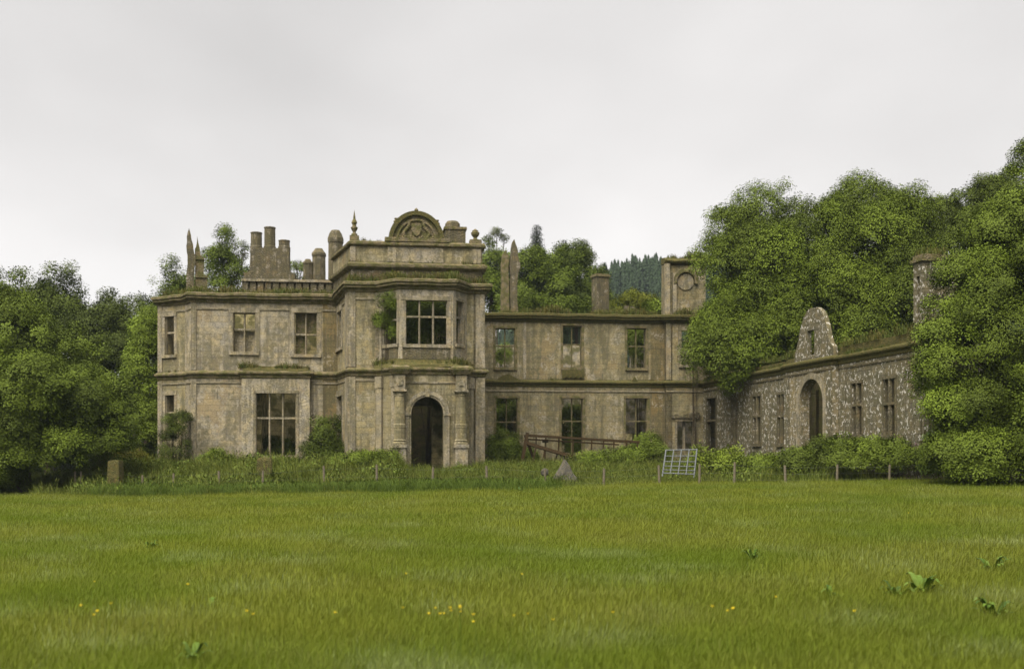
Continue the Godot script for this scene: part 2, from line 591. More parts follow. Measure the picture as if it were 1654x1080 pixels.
func tufts_along(path: Array, width: float, per_m: float, hi: float, cols: Array, sd: int, xf: Array, out: Array, inward := true) -> void:
	var rng := RandomNumberGenerator.new()
	rng.seed = sd
	var f := FastNoiseLite.new()
	f.seed = sd
	f.frequency = 0.45
	for i in path.size() - 1:
		var a: Vector3 = path[i]
		var b: Vector3 = path[i + 1]
		var d := Vector2(b.x - a.x, b.z - a.z)
		var k := int(d.length() * per_m)
		d = d.normalized()
		var nn := Vector2(-d.y, d.x)
		for j in k:
			var p := a.lerp(b, rng.randf())
			var lush := clampf(f.get_noise_2d(p.x, p.z) * 1.6 + 0.62, 0.0, 1.3)
			if rng.randf() > lush + 0.15:
				continue
			var o := rng.randf_range(-width, 0.0) if inward else rng.randf_range(-width, width) * 0.5
			var s := hi * (0.35 + 0.75 * lush) * rng.randf_range(0.6, 1.25)
			var t := Transform3D(Basis(Vector3.UP, rng.randf() * TAU) * Basis(Vector3.RIGHT, rng.randf_range(-0.25, 0.25)), Vector3(p.x + nn.x * o, p.y - 0.02, p.z + nn.y * o))
			xf.append(t.scaled_local(Vector3(s * 1.25, s, s * 1.25)))
			var c0: Color = cols[rng.randi() % cols.size()]
			out.append(c0 * rng.randf_range(0.75, 1.2))

# ---------------------------------------------------------------- plants
var mesh_leaf: ArrayMesh
var mesh_droop: ArrayMesh
var mesh_fine: ArrayMesh
var mesh_grass: Array = []
var mesh_short: ArrayMesh
var mesh_rough: ArrayMesh
var mesh_weed: ArrayMesh

func leaf_clump(count: int, radius: float, l: float, wd: float, droop: float, sd: int) -> ArrayMesh:
	var rng := RandomNumberGenerator.new()
	rng.seed = sd
	var m := Msh.new()
	m.colored = true
	for i in count:
		var p := Vector3(rng.randfn(), rng.randfn() * (1.0 + droop), rng.randfn()).limit_length(2.0) * radius * 0.5
		var dir := (p.normalized() + Vector3(rng.randf_range(-1, 1), rng.randf_range(-0.6, 0.5), rng.randf_range(-1, 1)) * 0.8 + Vector3(0, -droop * 1.6, 0)).normalized()
		var up := (Vector3.UP + Vector3(rng.randf_range(-1, 1), 0, rng.randf_range(-1, 1)) * 0.8 + p.normalized() * 0.6).normalized()
		var side := dir.cross(up).normalized()
		up = side.cross(dir).normalized()
		var ll := l * rng.randf_range(0.7, 1.3)
		var ww := wd * rng.randf_range(0.75, 1.25)
		var k := rng.randf_range(0.90, 1.10)
		m.tint = Color(k, k, k * rng.randf_range(0.85, 1.1))
		var mid := p + dir * ll * 0.5
		var tip := p + dir * ll - up * ll * 0.15
		var nn := (up * 0.28 + Vector3.UP * 0.8 + p.normalized() * 0.5).normalized()
		m.trin(p, mid + side * ww * 0.5 + up * ww * 0.14, tip, nn, nn, nn)
		m.trin(p, tip, mid - side * ww * 0.5 + up * ww * 0.14, nn, nn, nn)
	return m.mesh()

func grass_tuft(count: int, spread: float, h0: float, h1: float, wd: float, lean: float, heads: float, sd: int) -> ArrayMesh:
	var rng := RandomNumberGenerator.new()
	rng.seed = sd
	var m := Msh.new()
	m.colored = true
	for i in count:
		var a := rng.randf() * TAU
		var r := sqrt(rng.randf()) * spread
		var p := Vector3(cos(a) * r, 0, sin(a) * r)
		var h := rng.randf_range(h0, h1)
		var out := (Vector3(cos(a + rng.randfn() * 0.6), 0, sin(a)) * rng.randf_range(0.0, 0.75) + Vector3(lean, 0, lean * 0.2)) * rng.randf_range(0.5, 1.4)
		var face := rng.randf() * TAU
		var side := Vector3(cos(face), 0, sin(face)) * wd * rng.randf_range(0.7, 1.3) * 0.5
		var k := rng.randf_range(0.93, 1.08)
		var warm := rng.randf_range(0.92, 1.1)
		var mid := p + Vector3.UP * h * 0.55 + out * h * 0.22
		var tip := p + Vector3.UP * h * rng.randf_range(0.86, 1.0) + out * h * 0.75
		var nrm := (side.cross(Vector3.UP).normalized() * 0.45 + Vector3.UP * 0.9).normalized()
		if rng.randf() < heads:      # a flowering stem with a pale or purplish head
			m.tint = Color(k * 1.15, k, k * 1.1)
			tip += Vector3.UP * h * 0.18
			m.trin(p - side * 0.5, p + side * 0.5, tip, nrm, nrm, nrm)
			m.tint = Color(1.25 * k, 1.05 * k, 1.9 * k)
			var d := (tip - mid).normalized() * h * 0.22
			m.trin(tip - d, tip - d * 0.4 + side * 1.4, tip + d * 0.3, nrm, nrm, nrm)
			m.trin(tip - d, tip + d * 0.3, tip - d * 0.4 - side * 1.4, nrm, nrm, nrm)
			continue
		m.tint = Color(k * warm, k, k)
		m.trin(p - side, p + side, mid + side * 0.8, nrm, nrm, nrm)
		m.trin(p - side, mid + side * 0.8, mid - side * 0.8, nrm, nrm, nrm)
		m.trin(mid - side * 0.8, mid + side * 0.8, tip, nrm, nrm, nrm)
	return m.mesh()

func make_plant_meshes() -> void:
	mesh_leaf = leaf_clump(64, 0.46, 0.118, 0.078, 0.0, 101)
	mesh_droop = leaf_clump(64, 0.46, 0.14, 0.062, 0.35, 102)
	mesh_fine = leaf_clump(22, 0.38, 0.12, 0.08, 0.1, 103)
	mesh_weed = leaf_clump(16, 0.36, 0.16, 0.09, -0.4, 104)
	for k in 3:
		mesh_grass.append(grass_tuft(96, 0.23, 0.10, 0.27, 0.0034, 0.25, 0.05, 200 + k))
	mesh_rough = grass_tuft(46, 0.2, 0.14, 0.40, 0.010, 0.10, 0.14, 220)
	mesh_short = grass_tuft(22, 0.14, 0.12, 0.34, 0.022, 0.05, 0.1, 210)

func crown(parent: Node, called: String, lobes: Array, o: Dictionary) -> void:
	# lobes: [centre, radii]; each is covered with smaller sprays of leaf clumps, so that the outline and the light break up
	var rng := RandomNumberGenerator.new()
	rng.seed = o.get("seed", 1)
	var sub: float = o.get("sub", 0.9)
	var dense: float = o.get("dense", 1.0)
	var size: float = o.get("size", 1.0)
	var droop: float = o.get("droop", 0.0)
	var c0: Color = o.get("c0", Color(0.055, 0.10, 0.022))
	var c1: Color = o.get("c1", Color(0.10, 0.15, 0.030))
	var fill: float = o.get("fill", 0.25)
	var low: float = o.get("low", -0.75)
	var xf := []
	var cols := []
	for lb in lobes:
		var c: Vector3 = lb[0]
		var r: Vector3 = lb[1]
		var area := 4.0 * PI * pow((pow(r.x * r.y, 1.6) + pow(r.x * r.z, 1.6) + pow(r.y * r.z, 1.6)) / 3.0, 1.0 / 1.6)
		var k := int(area / (sub * sub * 2.3) * minf(dense, 1.3)) + 2
		for i in k:
			var dir := Vector3(rng.randfn(), rng.randfn(), rng.randfn()).normalized()
			if dir.y < low:
				continue
			var at := c + dir * r * rng.randf_range(0.60, 1.06)
			var rs := sub * rng.randf_range(0.6, 1.35)
			if rng.randf() < 0.34:       # shoots that stand out of the crown
				at = c + dir * r * rng.randf_range(1.0, 1.08) + dir * sub * rng.randf_range(0.35, 0.95)
				rs = sub * rng.randf_range(0.22, 0.48)
			var hue := rng.randf()
			var bright := rng.randf_range(0.72, 1.28)
			var out := (dir / r).normalized()
			var n := int(42.0 * dense * rs * rs / (size * size)) + 3
			for j in n:
				var q := Vector3(rng.randfn(), rng.randfn() + 0.25, rng.randfn()).normalized()
				if q.dot(out) < -0.3 or (q.y < -0.25 and rng.randf() < 0.7):
					continue
				var p := at + q * Vector3(rs, rs * (0.75 + droop), rs) * (0.72 + 0.28 * pow(rng.randf(), 0.5))
				p.y -= droop * rs * 0.5
				var s := size * rng.randf_range(0.65, 1.3)
				var up := (q * 0.9 + Vector3.UP * 0.55 + Vector3(rng.randfn(), rng.randfn(), rng.randfn()) * 0.22).normalized()
				if droop > 0.2:
					up = (up + Vector3.UP * 0.9).normalized()
				var b := Basis(Quaternion(Vector3.UP, up)) * Basis(Vector3.UP, rng.randf() * TAU)
				xf.append(Transform3D(b.scaled_local(Vector3(s, s * 0.8, s)), p))
				var cc := c0.lerp(c1, clampf(hue * 0.75 + rng.randf() * 0.25, 0, 1)) * (bright * rng.randf_range(0.90, 1.10))
				cols.append(cc)
		var inner := int(area * fill * dense / (size * size))
		for i in inner:
			var dir := Vector3(rng.randfn(), rng.randfn(), rng.randfn()).normalized()
			var p := c + dir * r * (0.25 + 0.55 * rng.randf())
			var s := size * rng.randf_range(0.8, 1.5)
			xf.append(Transform3D(Basis(Vector3.UP, rng.randf() * TAU).scaled(Vector3(s, s, s)), p))
			cols.append(c0.lerp(c1, rng.randf() * 0.6) * rng.randf_range(0.8, 1.1))
	many(called, o.get("mesh", mesh_leaf), xf, cols, o.get("mat", M.leaf), parent)

func trunk_with_limbs(parent: Node, base: Vector3, top: Vector3, r: float, lobes: Array, sd := 1) -> void:
	var rng := RandomNumberGenerator.new()
	rng.seed = sd
	var m := Msh.new()
	var k := 6
	var last := base - Vector3(0, 0.15, 0)
	var pts := []
	for i in range(1, k + 1):
		var p := base.lerp(top, float(i) / k) + Vector3(rng.randf_range(-1, 1), 0, rng.randf_range(-1, 1)) * r * 0.5
		m.tube(last, p, r * (1.25 if i == 1 else 1.0) * (1.0 - 0.13 * (i - 1)), r * (1.0 - 0.13 * i), 9)
		pts.append(p)
		last = p
	for lb in lobes:
		var from: Vector3 = pts[rng.randi_range(1, k - 1)]
		var to: Vector3 = lb[0]
		var midp := from.lerp(to, 0.5) + Vector3(0, from.distance_to(to) * 0.12, 0)
		m.tube(from, midp, r * 0.4, r * 0.26, 7)
		m.tube(midp, to, r * 0.26, r * 0.1, 6)
		for j in 4:
			var e: Vector3 = to + Vector3(rng.randf_range(-1, 1), rng.randf_range(-0.4, 1), rng.randf_range(-1, 1)) * (lb[1] as Vector3) * 0.8
			m.tube(midp.lerp(to, 0.6), e, r * 0.13, 0.012, 5)
	obj("trunk", m, M.bark, parent)

func tree(called: String, label: String, group: String, base: Vector3, r: float, lobes: Array, o: Dictionary) -> Node3D:
	var t := thing(called, label, "tree", base, group)
	var top := Vector3.ZERO
	for lb in lobes:
		top += lb[0]
	top = top / lobes.size()
	top = Vector3(lerpf(base.x, top.x, 0.7), top.y, lerpf(base.z, top.z, 0.7))
	trunk_with_limbs(t, base, top, r, lobes, o.get("seed", 1))
	crown(t, "crown", lobes, o)
	return t

func bush(called: String, label: String, group: String, lobes: Array, o: Dictionary, category := "bush") -> Node3D:
	var at: Vector3 = lobes[0][0]
	var base := Vector3(at.x, gy(at.x, at.z), at.z)
	var t := thing(called, label, category, base, group)
	var rng := RandomNumberGenerator.new()
	rng.seed = o.get("seed", 1)
	var m := Msh.new()
	for lb in lobes:
		var c: Vector3 = lb[0]
		var r: Vector3 = lb[1]
		var foot := Vector3(c.x, minf(gy(c.x, c.z), c.y - r.y * 0.5), c.z)
		for j in 5:
			m.tube(foot + Vector3(rng.randf_range(-0.15, 0.15), -0.05, rng.randf_range(-0.1, 0.1)), c + Vector3(rng.randf_range(-1, 1), rng.randf_range(0, 0.9), rng.randf_range(-1, 1)) * r * 0.75, 0.025, 0.008, 5)
	obj("stem", m, M.bark, t)
	crown(t, "foliage", lobes, o)
	return t
# a lobe whose outline is the photograph's: centre column and row, half sizes in photo pixels, distance, depth in metres
func lobe(px: float, py: float, rx: float, ry: float, dist: float, deep := 0.0) -> Array:
	var k := dist / F
	return [P3(px, py, dist), Vector3(rx * k, ry * k, deep if deep > 0 else (rx + ry) * 0.5 * k)]

# ---------------------------------------------------------------- scene
func _ready() -> void:
	# camera: level, lens raised so that the horizon lies at photo row 740 of 1080
	var cam := Camera3D.new()
	cam.name = "camera"
	cam.projection = Camera3D.PROJECTION_FRUSTUM
	cam.near = 0.1
	cam.far = 2500.0
	cam.size = 0.1 * 1080.0 / F
	cam.frustum_offset = Vector2(0, 0.1 * (CY - 540.0) / F)
	cam.position = Vector3(0, EYE, 0)
	cam.current = true
	var lens := CameraAttributesPhysical.new()      # an old lens, focused over the field
	lens.frustum_focal_length = 39.0
	lens.frustum_focus_distance = 25.0
	lens.frustum_near = 0.1
	lens.frustum_far = 2500.0
	lens.exposure_aperture = 1.6
	cam.attributes = lens
	add_child(cam)
	# sky: a thick even overcast, a little brighter low down in the middle of the view
	var env := Environment.new()
	env.background_mode = Environment.BG_SKY
	env.tonemap_mode = Environment.TONE_MAPPER_LINEAR
	env.tonemap_exposure = 2.1
	env.sdfgi_enabled = true
	env.ssao_enabled = true
	env.ssil_enabled = true
	env.fog_enabled = true       # damp air: only the far plantation fades in it
	env.fog_density = 0.00018
	env.fog_light_color = Color(0.80, 0.86, 0.90)
	env.sky = Sky.new()
	env.sky.sky_material = overcast(0.40)
	var we := WorldEnvironment.new()
	we.name = "world"
	we.environment = env
	add_child(we)
	var sun := DirectionalLight3D.new()
	sun.name = "sun"
	sun.light_energy = 1.05
	sun.light_angular_distance = 55.0
	sun.light_color = Color(1.0, 0.97, 0.91)
	sun.rotation_degrees = Vector3(-58, -30, 0)
	sun.shadow_enabled = true
	add_child(sun)

	relief.seed = 3
	relief.frequency = 0.11
	relief.fractal_octaves = 3
	make_textures()
	make_materials()
	make_plant_meshes()
	build_ground()
	build_mansion()
	build_range()
	build_trees()
	build_yard()
	build_meadow()

func overcast(level: float) -> PanoramaSkyMaterial:
	var w := 1024
	var h := 512
	var f := FastNoiseLite.new()
	f.seed = 9
	f.frequency = 1.5
	f.fractal_octaves = 4
	var im := Image.create(w, h, false, Image.FORMAT_RGBF)
	for j in h:
		var el := PI * (0.5 - (j + 0.5) / h)
		for i in w:
			var az := TAU * (i + 0.5) / w
			var d := Vector3(cos(el) * cos(az), sin(el), cos(el) * sin(az))
			# cloud sheets flatten out towards the horizon
			var q := Vector3(d.x, 0, d.z) / (absf(d.y) + 0.16)
			var n := f.get_noise_3d(q.x * 0.30, q.z * 0.5, 1.3) * 0.14 + f.get_noise_3d(q.x * 1.3, q.z * 1.8, 5.0) * 0.05
			var e := clampf(d.y, 0.0, 1.0)
			var v := level * (0.86 + 0.24 * exp(-pow((e - 0.14) / 0.12, 2.0)) + 0.10 * e + n)
			if d.y < 0:
				v *= 0.5
			im.set_pixel(i, j, Color(v * 1.02, v * 0.995, v * 0.987))
	var m := PanoramaSkyMaterial.new()
	m.panorama = ImageTexture.create_from_image(im)
	return m

func build_ground() -> void:
	# one sheet, fine near the camera and coarse towards the horizon
	var m := Msh.new()
	m.colored = true
	var f := FastNoiseLite.new()
	f.seed = 77
	f.frequency = 0.35
	f.fractal_octaves = 4
	var rows := []
	var z := 12.0
	while z > -110.0:
		rows.append(z)
		z -= 0.8
	for k in [-125.0, -150.0, -190.0, -250.0, -340.0, -480.0, -700.0, -1100.0, -1700.0]:
		rows.append(k)
	var cols := []
	for k in [-1500.0, -900.0, -500.0, -280.0, -160.0, -100.0, -70.0]:
		cols.append(k)
	var x := -50.0
	while x < 50.1:
		cols.append(x)
		x += 1.0
	for k in [70.0, 100.0, 160.0, 280.0, 500.0, 900.0, 1500.0]:
		cols.append(k)
	var pts := []
	var tones := []
	for zz in rows:
		var a := []
		var b := []
		for xx in cols:
			a.append(Vector3(xx, gy(xx, zz), zz))
			var k := 0.5 + f.get_noise_2d(xx, zz)
			b.append(Color(0.10, 0.13, 0.016).lerp(Color(0.15, 0.18, 0.024), clampf(k, 0, 1)))
		pts.append(a)
		tones.append(b)
	for i in rows.size() - 1:
		for j in cols.size() - 1:
			m.tint = tones[i][j]
			m.quad(pts[i][j], pts[i + 1][j], pts[i + 1][j + 1], pts[i][j + 1])
			if m.n[m.n.size() - 1].y < 0:
				for q in range(m.n.size() - 6, m.n.size()):
					m.n[q] = -m.n[q]
	var g := stone(Color(1, 1, 1), null, rough_height, 1.1, 6.0, null, 1.0)
	g.vertex_color_use_as_albedo = true
	struct("ground", m, g)
	# the wooded hill behind, far off on the right of centre
	var hm := Msh.new()
	var grid := []
	for i in 13:
		var dist := 250.0 + i * 30.0
		var row := []
		for j in 33:
			var hx := -260.0 + j * 18.0
			row.append(Vector3(hx, hill_y(hx, -dist), -dist))
		grid.append(row)
	for i in 12:
		for j in 32:
			hm.quad(grid[i][j], grid[i][j + 1], grid[i + 1][j + 1], grid[i + 1][j])
	struct("hill", hm, plain_mat(Color(0.045, 0.055, 0.02)))
	# its plantation of conifers: one far-off mass
	var cm := Msh.new()
	cm.colored = true
	var rng := RandomNumberGenerator.new()
	rng.seed = 31
	cm.tube(Vector3(0, 0, 0), Vector3(0, 12, 0), 0.2, 0.03, 5)
	for ring in 13:
		var y := 1.2 + ring * 0.86
		var r := 2.3 * (1.0 - ring / 13.5) + 0.15
		for k in 9:
			var a := rng.randf() * TAU
			var d := Vector3(cos(a), 0, sin(a))
			var s := Vector3(-sin(a), 0, cos(a)) * (0.30 * r + 0.12)
			var yy := y + rng.randf_range(-0.3, 0.3)
			var tip := d * r * rng.randf_range(0.75, 1.2) + Vector3(0, yy - 0.45 * r, 0)
			cm.tint = Color.WHITE * rng.randf_range(0.75, 1.25)
			cm.tri(Vector3(0, yy + 0.75, 0), tip - s, tip + s)
			cm.tri(Vector3(0, yy + 0.4, 0), tip - s * 0.5 - Vector3(0, 0.25, 0), d * r * 0.4 + s * 2.0 + Vector3(0, yy - 0.4, 0))
	var cmesh := cm.mesh()
	var xf := []
	var tc := []
	for i in 9500:
		var dist := rng.randf_range(255, 440)
		var hx := rng.randf_range(-60, 190)
		if hx / dist < -0.12:
			continue
		var s := rng.randf_range(0.6, 0.9)
		xf.append(Transform3D(Basis(Vector3.UP, rng.randf() * TAU).scaled(Vector3(s, s * rng.randf_range(0.95, 1.2), s)), Vector3(hx, hill_y(hx, -dist) - 0.5, -dist)))
		tc.append(Color(0.031, 0.054, 0.020) * rng.randf_range(0.85, 1.15))
	var fo := many("conifer_forest", cmesh, xf, tc, M.leaf, self)
	tag(fo, "dark conifer plantation covering the far hillside", "forest")

func hill_y(x: float, z: float) -> float:
	var d := -z
	var side := smoothstep(-60.0, 45.0, x)
	return 3.0 + (d - 250.0) * 0.02 + side * 52.0 * smoothstep(235.0, 370.0, d)

var LW: Wl
var BAY: Wl
var MW: Wl
var RW: Wl
var B0: Vector2
var B1: Vector2
var mansion: Node3D

func v3(p: Vector2, y: float) -> Vector3:
	return Vector3(p.x, y, p.y)

const CORNICE := [[0.0, -0.02], [0.07, 0.0], [0.10, 0.10], [0.24, 0.17], [0.30, 0.20], [0.30, 0.30], [0.38, 0.34], [0.38, 0.46], [0.25, 0.52], [-0.55, 0.54], [-0.6, -0.02]]
const STRING := [[0.0, -0.20], [0.05, -0.18], [0.08, -0.06], [0.18, 0.02], [0.20, 0.06], [0.20, 0.13], [0.10, 0.20], [0.0, 0.24], [-0.12, 0.24], [-0.12, -0.20]]
const FILLET := [[0.0, -0.05], [0.05, -0.04], [0.06, 0.03], [0.0, 0.06], [-0.1, 0.06], [-0.1, -0.05]]
const COPING := [[0.0, 0.0], [0.10, 0.02], [0.18, 0.08], [0.18, 0.2], [0.05, 0.28], [-0.5, 0.3], [-0.6, 0.22], [-0.6, 0.0]]

func build_mansion() -> void:
	mansion = thing("ruined_mansion", "roofless two storey stone mansion with arched porch, bay window and mossy cornices", "mansion", Vector3(-7.5, 1.0, -62.0))
	var h := mansion
	var m: Msh
	var M0 := P(308, 60.0)
	B0 = P(545, 60.9)                 # inner corner where the tall bay meets the left wing
	LW = Wl.new(M0, B0)
	var F1 := P(300, 60.75)
	var F0 := P(255, 61.7)
	var FB := F0 - LW.n * 11.0
	var S1 := P(563, 57.3)
	B1 = P(783, 58.2)
	BAY = Wl.new(S1, B1)
	var MA := P(776, 67.25)
	var MB := P(1077, 68.55)
	MW = Wl.new(MA, MB)
	var facet := Wl.new(F0, F1)
	var side := Wl.new(B0, S1)

	# --- left wing
	var w1 := hole(LW, [376, 505, 412, 568])
	var w2 := hole(LW, [475, 505, 512, 572])
	var bow := LW.off(0.35)
	var gw := hole(bow, [413, 635, 478, 735])
	m = Msh.new()
	wall_grid(m, LW, -0.0, LW.s(521), 0.3, 10.35, 0.7, [w1, w2, [gw[0] - 0.15, gw[1] - 0.2, gw[2] + 0.15, gw[3] + 0.2]])
	wall_grid(m, Wl.new(F1, M0), 0.0, F1.distance_to(M0), 0.3, 10.35, 0.6, [])
	var lw_wall := obj("wall", m, M.wall, h)
	m = Msh.new()
	wall_grid(m, LW, LW.s(521), LW.l, 0.3, 10.35, 0.7, [])
	obj("wall", m, M.damp, h).set_meta("label", "damp darkened end of the left wing beside the tall bay")
	lw_wall.set_meta("label", "left wing front wall of weathered ashlar")
	m = Msh.new()
	var fa := hole(facet, [266, 511, 281, 573])
	var fb := hole(facet, [267, 638, 281, 700])
	wall_grid(m, facet, 0.0, facet.l, 0.3, 10.35, 0.55, [fa, fb])
	wall_grid(m, Wl.new(FB, F0), 0.0, 11.0, 0.3, 10.35, 0.55, [])
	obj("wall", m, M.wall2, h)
	window(h, facet, fa, 1, [0.42], M.trim, 0.2, 0.03)
	window(h, facet, fb, 1, [0.45], M.trim, 0.2, 0.03)
	# corner strips
	for e in [[facet, 0.0, 0.32], [facet, facet.l - 0.02, facet.l + 0.22], [LW, 0.0, 0.28]]:
		m = Msh.new()
		var ww: Wl = e[0]
		ww.box(m, e[1], e[2], 0.4, 5.85, -0.1, 0.05)
		ww.box(m, e[1], e[2], 6.36, 9.98, -0.1, 0.05)
		obj("corner_strip", m, M.trim, h)
	window(h, LW, w1, 2, [0.42], M.trim, 0.24, 0.04)
	window(h, LW, w2, 2, [0.52], M.trim, 0.24, 0.04)
	blocking(h, LW, w1, 0.03, 0.47, 0.44, 1.0, M.trim)
	blocking(h, LW, w1, 0.53, 0.97, 0.44, 1.0, M.trim)
	blocking(h, LW, w2, 0.03, 0.47, 0.0, 1.0, M.mossy)
	blocking(h, LW, w2, 0.53, 0.97, 0.0, 0.5, M.mossy)
	# the shallow bow with the great window
	var b0 := bow.s(390)
	var b1 := bow.s(500)
	m = Msh.new()
	wall_grid(m, bow, b0, b1, 0.3, 5.9, 0.34, [gw])
	obj("bow_wall", m, M.pale, h)
	for e in [[b0, b0 + 0.62], [b1 - 0.55, b1]]:
		m = Msh.new()
		bow.box(m, e[0], e[1], 0.4, 5.55, -0.1, 0.07)
		obj("pilaster", m, M.pale, h)
	var gf := window(h, bow, gw, 3, [0.40], M.trim, 0.14, 0.06, 0.12, 0.12)
	gf.set_meta("label", "great six light window of the left wing")

	# --- tall bay: left return, front, oriel above, porch below
	var sa := hole(side, [546, 503, 552, 562])
	var sb := hole(side, [545, 640, 553, 735])
	m = Msh.new()
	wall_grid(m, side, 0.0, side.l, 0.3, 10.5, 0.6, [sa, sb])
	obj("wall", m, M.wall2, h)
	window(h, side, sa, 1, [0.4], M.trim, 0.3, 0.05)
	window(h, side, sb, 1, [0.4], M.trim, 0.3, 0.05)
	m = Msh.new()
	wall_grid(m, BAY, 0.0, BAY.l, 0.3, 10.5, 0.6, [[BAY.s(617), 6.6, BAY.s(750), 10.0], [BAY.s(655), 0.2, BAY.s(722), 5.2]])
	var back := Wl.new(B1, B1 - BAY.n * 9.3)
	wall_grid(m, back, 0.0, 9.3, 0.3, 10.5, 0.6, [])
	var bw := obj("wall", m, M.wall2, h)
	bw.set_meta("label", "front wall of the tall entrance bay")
	for e in [[BAY, 0.0, 0.34], [BAY, BAY.s(606), BAY.s(614)], [BAY, BAY.s(768), BAY.l], [side, side.l - 0.9, side.l - 0.0]]:
		m = Msh.new()
		var ww: Wl = e[0]
		ww.box(m, e[1], e[2], 0.4, 5.80, -0.1, 0.06)
		ww.box(m, e[1], e[2], 6.30, 10.15, -0.1, 0.06)
		obj("corner_strip", m, M.trim, h)
	var o0 := BAY.p(BAY.s(611), 0)
	var O0 := Vector2(o0.x, o0.z)
	var O1 := P(645, 56.35)
	var O2 := P(732, 56.72)
	var o3 := BAY.p(BAY.s(754), 0)
	var O3 := Vector2(o3.x, o3.z)
	var or_l := Wl.new(O0, O1)
	var or_f := Wl.new(O1, O2)
	var or_r := Wl.new(O2, O3)
	var hl := hole(or_l, [621, 484, 641, 556])
	var hf := hole(or_f, [655, 485, 722, 556])
	var hr := hole(or_r, [736, 487, 748, 556])
	m = Msh.new()
	wall_grid(m, or_l, 0.0, or_l.l, 5.9, 10.35, 0.32, [hl])
	wall_grid(m, or_f, 0.0, or_f.l, 5.9, 10.35, 0.32, [hf])
	wall_grid(m, or_r, 0.0, or_r.l, 5.9, 10.35, 0.32, [hr])
	var ow := obj("oriel_wall", m, M.pale, h)
	ow.set_meta("label", "pale canted wall of the upper bay window")
	window(h, or_l, hl, 1, [0.45], M.trim, 0.16, 0.04)
	var of := window(h, or_f, hf, 3, [0.37], M.trim, 0.2, 0.05, 0.1, 0.11)
	of.set_meta("label", "six light oriel window over the porch")
	window(h, or_r, hr, 1, [0.37], M.trim, 0.12, 0.04)
	# apron panels under the oriel lights
	m = Msh.new()
	or_f.box(m, 0.15, or_f.l - 0.15, PY(580, 56.5), PY(560, 56.5), -0.05, 0.06)
	or_l.box(m, 0.3, or_l.l - 0.12, PY(580, 56.8), PY(560, 56.8), -0.05, 0.05)
	obj("apron", m, M.old, h)

	# porch, a little larger than the oriel
	var Q0 := O0 + BAY.n * 0.10 - BAY.d * 0.12
	var Q1 := O1 + BAY.n * 0.16 - BAY.d * 0.14
	var Q2 := O2 + BAY.n * 0.16 + BAY.d * 0.14
	var Q3 := O3 + BAY.n * 0.10 + BAY.d * 0.30
	var po_l := Wl.new(Q0, Q1)
	var po_f := Wl.new(Q1, Q2)
	var po_r := Wl.new(Q2, Q3)
	m = Msh.new()
	wall_grid(m, po_l, 0.0, po_l.l, 0.3, 5.9, 0.4, [])
	wall_grid(m, po_r, 0.0, po_r.l, 0.3, 5.9, 0.4, [])
	var al := po_f.s(664)
	var ar := po_f.s(716)
	var ac := (al + ar) / 2
	var arx := (ar - al) / 2
	var spring := po_f.y(690, 668)
	var crownh := po_f.y(690, 641) - spring
	var poly := PackedVector2Array([Vector2(0, 0.3), Vector2(0, 5.9), Vector2(po_f.l, 5.9), Vector2(po_f.l, 0.3), Vector2(ar, 0.3)])
	poly.append_array(arc(ac, spring, arx, crownh, 0.0, PI, 16))
	poly.append(Vector2(al, 0.3))
	prism(m, po_f, poly, 0.0, -0.45)
	var pw := obj("porch_wall", m, M.wall2, h)
	pw.set_meta("label", "porch front with the round headed doorway")
	# moulded arch, in two orders, on imposts
	for e in [[0.30, 0.10, 0.13], [0.13, 0.0, 0.07]]:
		m = Msh.new()
		var ring := arc(ac, spring, arx + e[0], crownh + e[0], 0.0, PI, 18)
		var inn := arc(ac, spring, arx + e[1] + 0.004, crownh + e[1] + 0.004, PI, 0.0, 18)
		ring.append_array(inn)
		prism(m, po_f, ring, e[2], -0.05)
		po_f.box(m, al - e[0], al - e[1] - 0.004, 0.4, spring, -0.05, e[2])
		po_f.box(m, ar + e[1] + 0.004, ar + e[0], 0.4, spring, -0.05, e[2])
		obj("archivolt", m, M.trim, h)
	for e in [[al - 0.36, al - 0.006], [ar + 0.006, ar + 0.36]]:
		m = Msh.new()
		po_f.box(m, e[0], e[1], spring - 0.1, spring + 0.06, -0.1, 0.17)
		obj("impost", m, M.trim, h)
	# keystone
	m = Msh.new()
	po_f.box(m, ac - 0.1, ac + 0.1, spring + crownh + 0.01, spring + crownh + 0.38, -0.02, 0.2)
	obj("keystone", m, M.trim, h)
	# engaged columns on pedestals, each carrying a block of entablature
	for px in [645.0, 744.0]:
		var cs := po_f.s(px)
		var oc := 0.22
		var foot := po_f.p(cs, 0.0, oc)
		var ytop := PY(633, 56.3)
		m = Msh.new()
		m.lathe(foot, [[0.36, 2.30], [0.36, 2.38], [0.30, 2.42], [0.33, 2.50], [0.28, 2.56], [0.295, 3.1], [0.31, 3.14], [0.31, 3.3], [0.28, 3.34], [0.275, 3.9], [0.245, ytop - 0.22], [0.27, ytop - 0.2], [0.27, ytop - 0.15], [0.25, ytop - 0.13], [0.30, ytop - 0.02], [0.30, ytop]], 16)
		var col := obj("column", m, M.wall2, h)
		m = Msh.new()
		po_f.box(m, cs - 0.36, cs + 0.36, 0.5, 1.05, -0.1, oc + 0.42)
		po_f.box(m, cs - 0.31, cs + 0.31, 1.052, 2.12, -0.1, oc + 0.36)
		po_f.box(m, cs - 0.37, cs + 0.37, 2.122, 2.30, -0.1, oc + 0.42)
		obj("pedestal", m, M.trim, col)
		m = Msh.new()
		po_f.box(m, cs - 0.34, cs + 0.34, ytop + 0.002, ytop + 0.1, -0.1, oc + 0.36)
		po_f.box(m, cs - 0.27, cs + 0.27, ytop + 0.102, 5.78, -0.1, oc + 0.28)
		po_f.box(m, cs - 0.13, cs + 0.13, ytop + 0.3, ytop + 0.62, oc + 0.28, oc + 0.34)
		obj("entablature_block", m, M.trim, col)
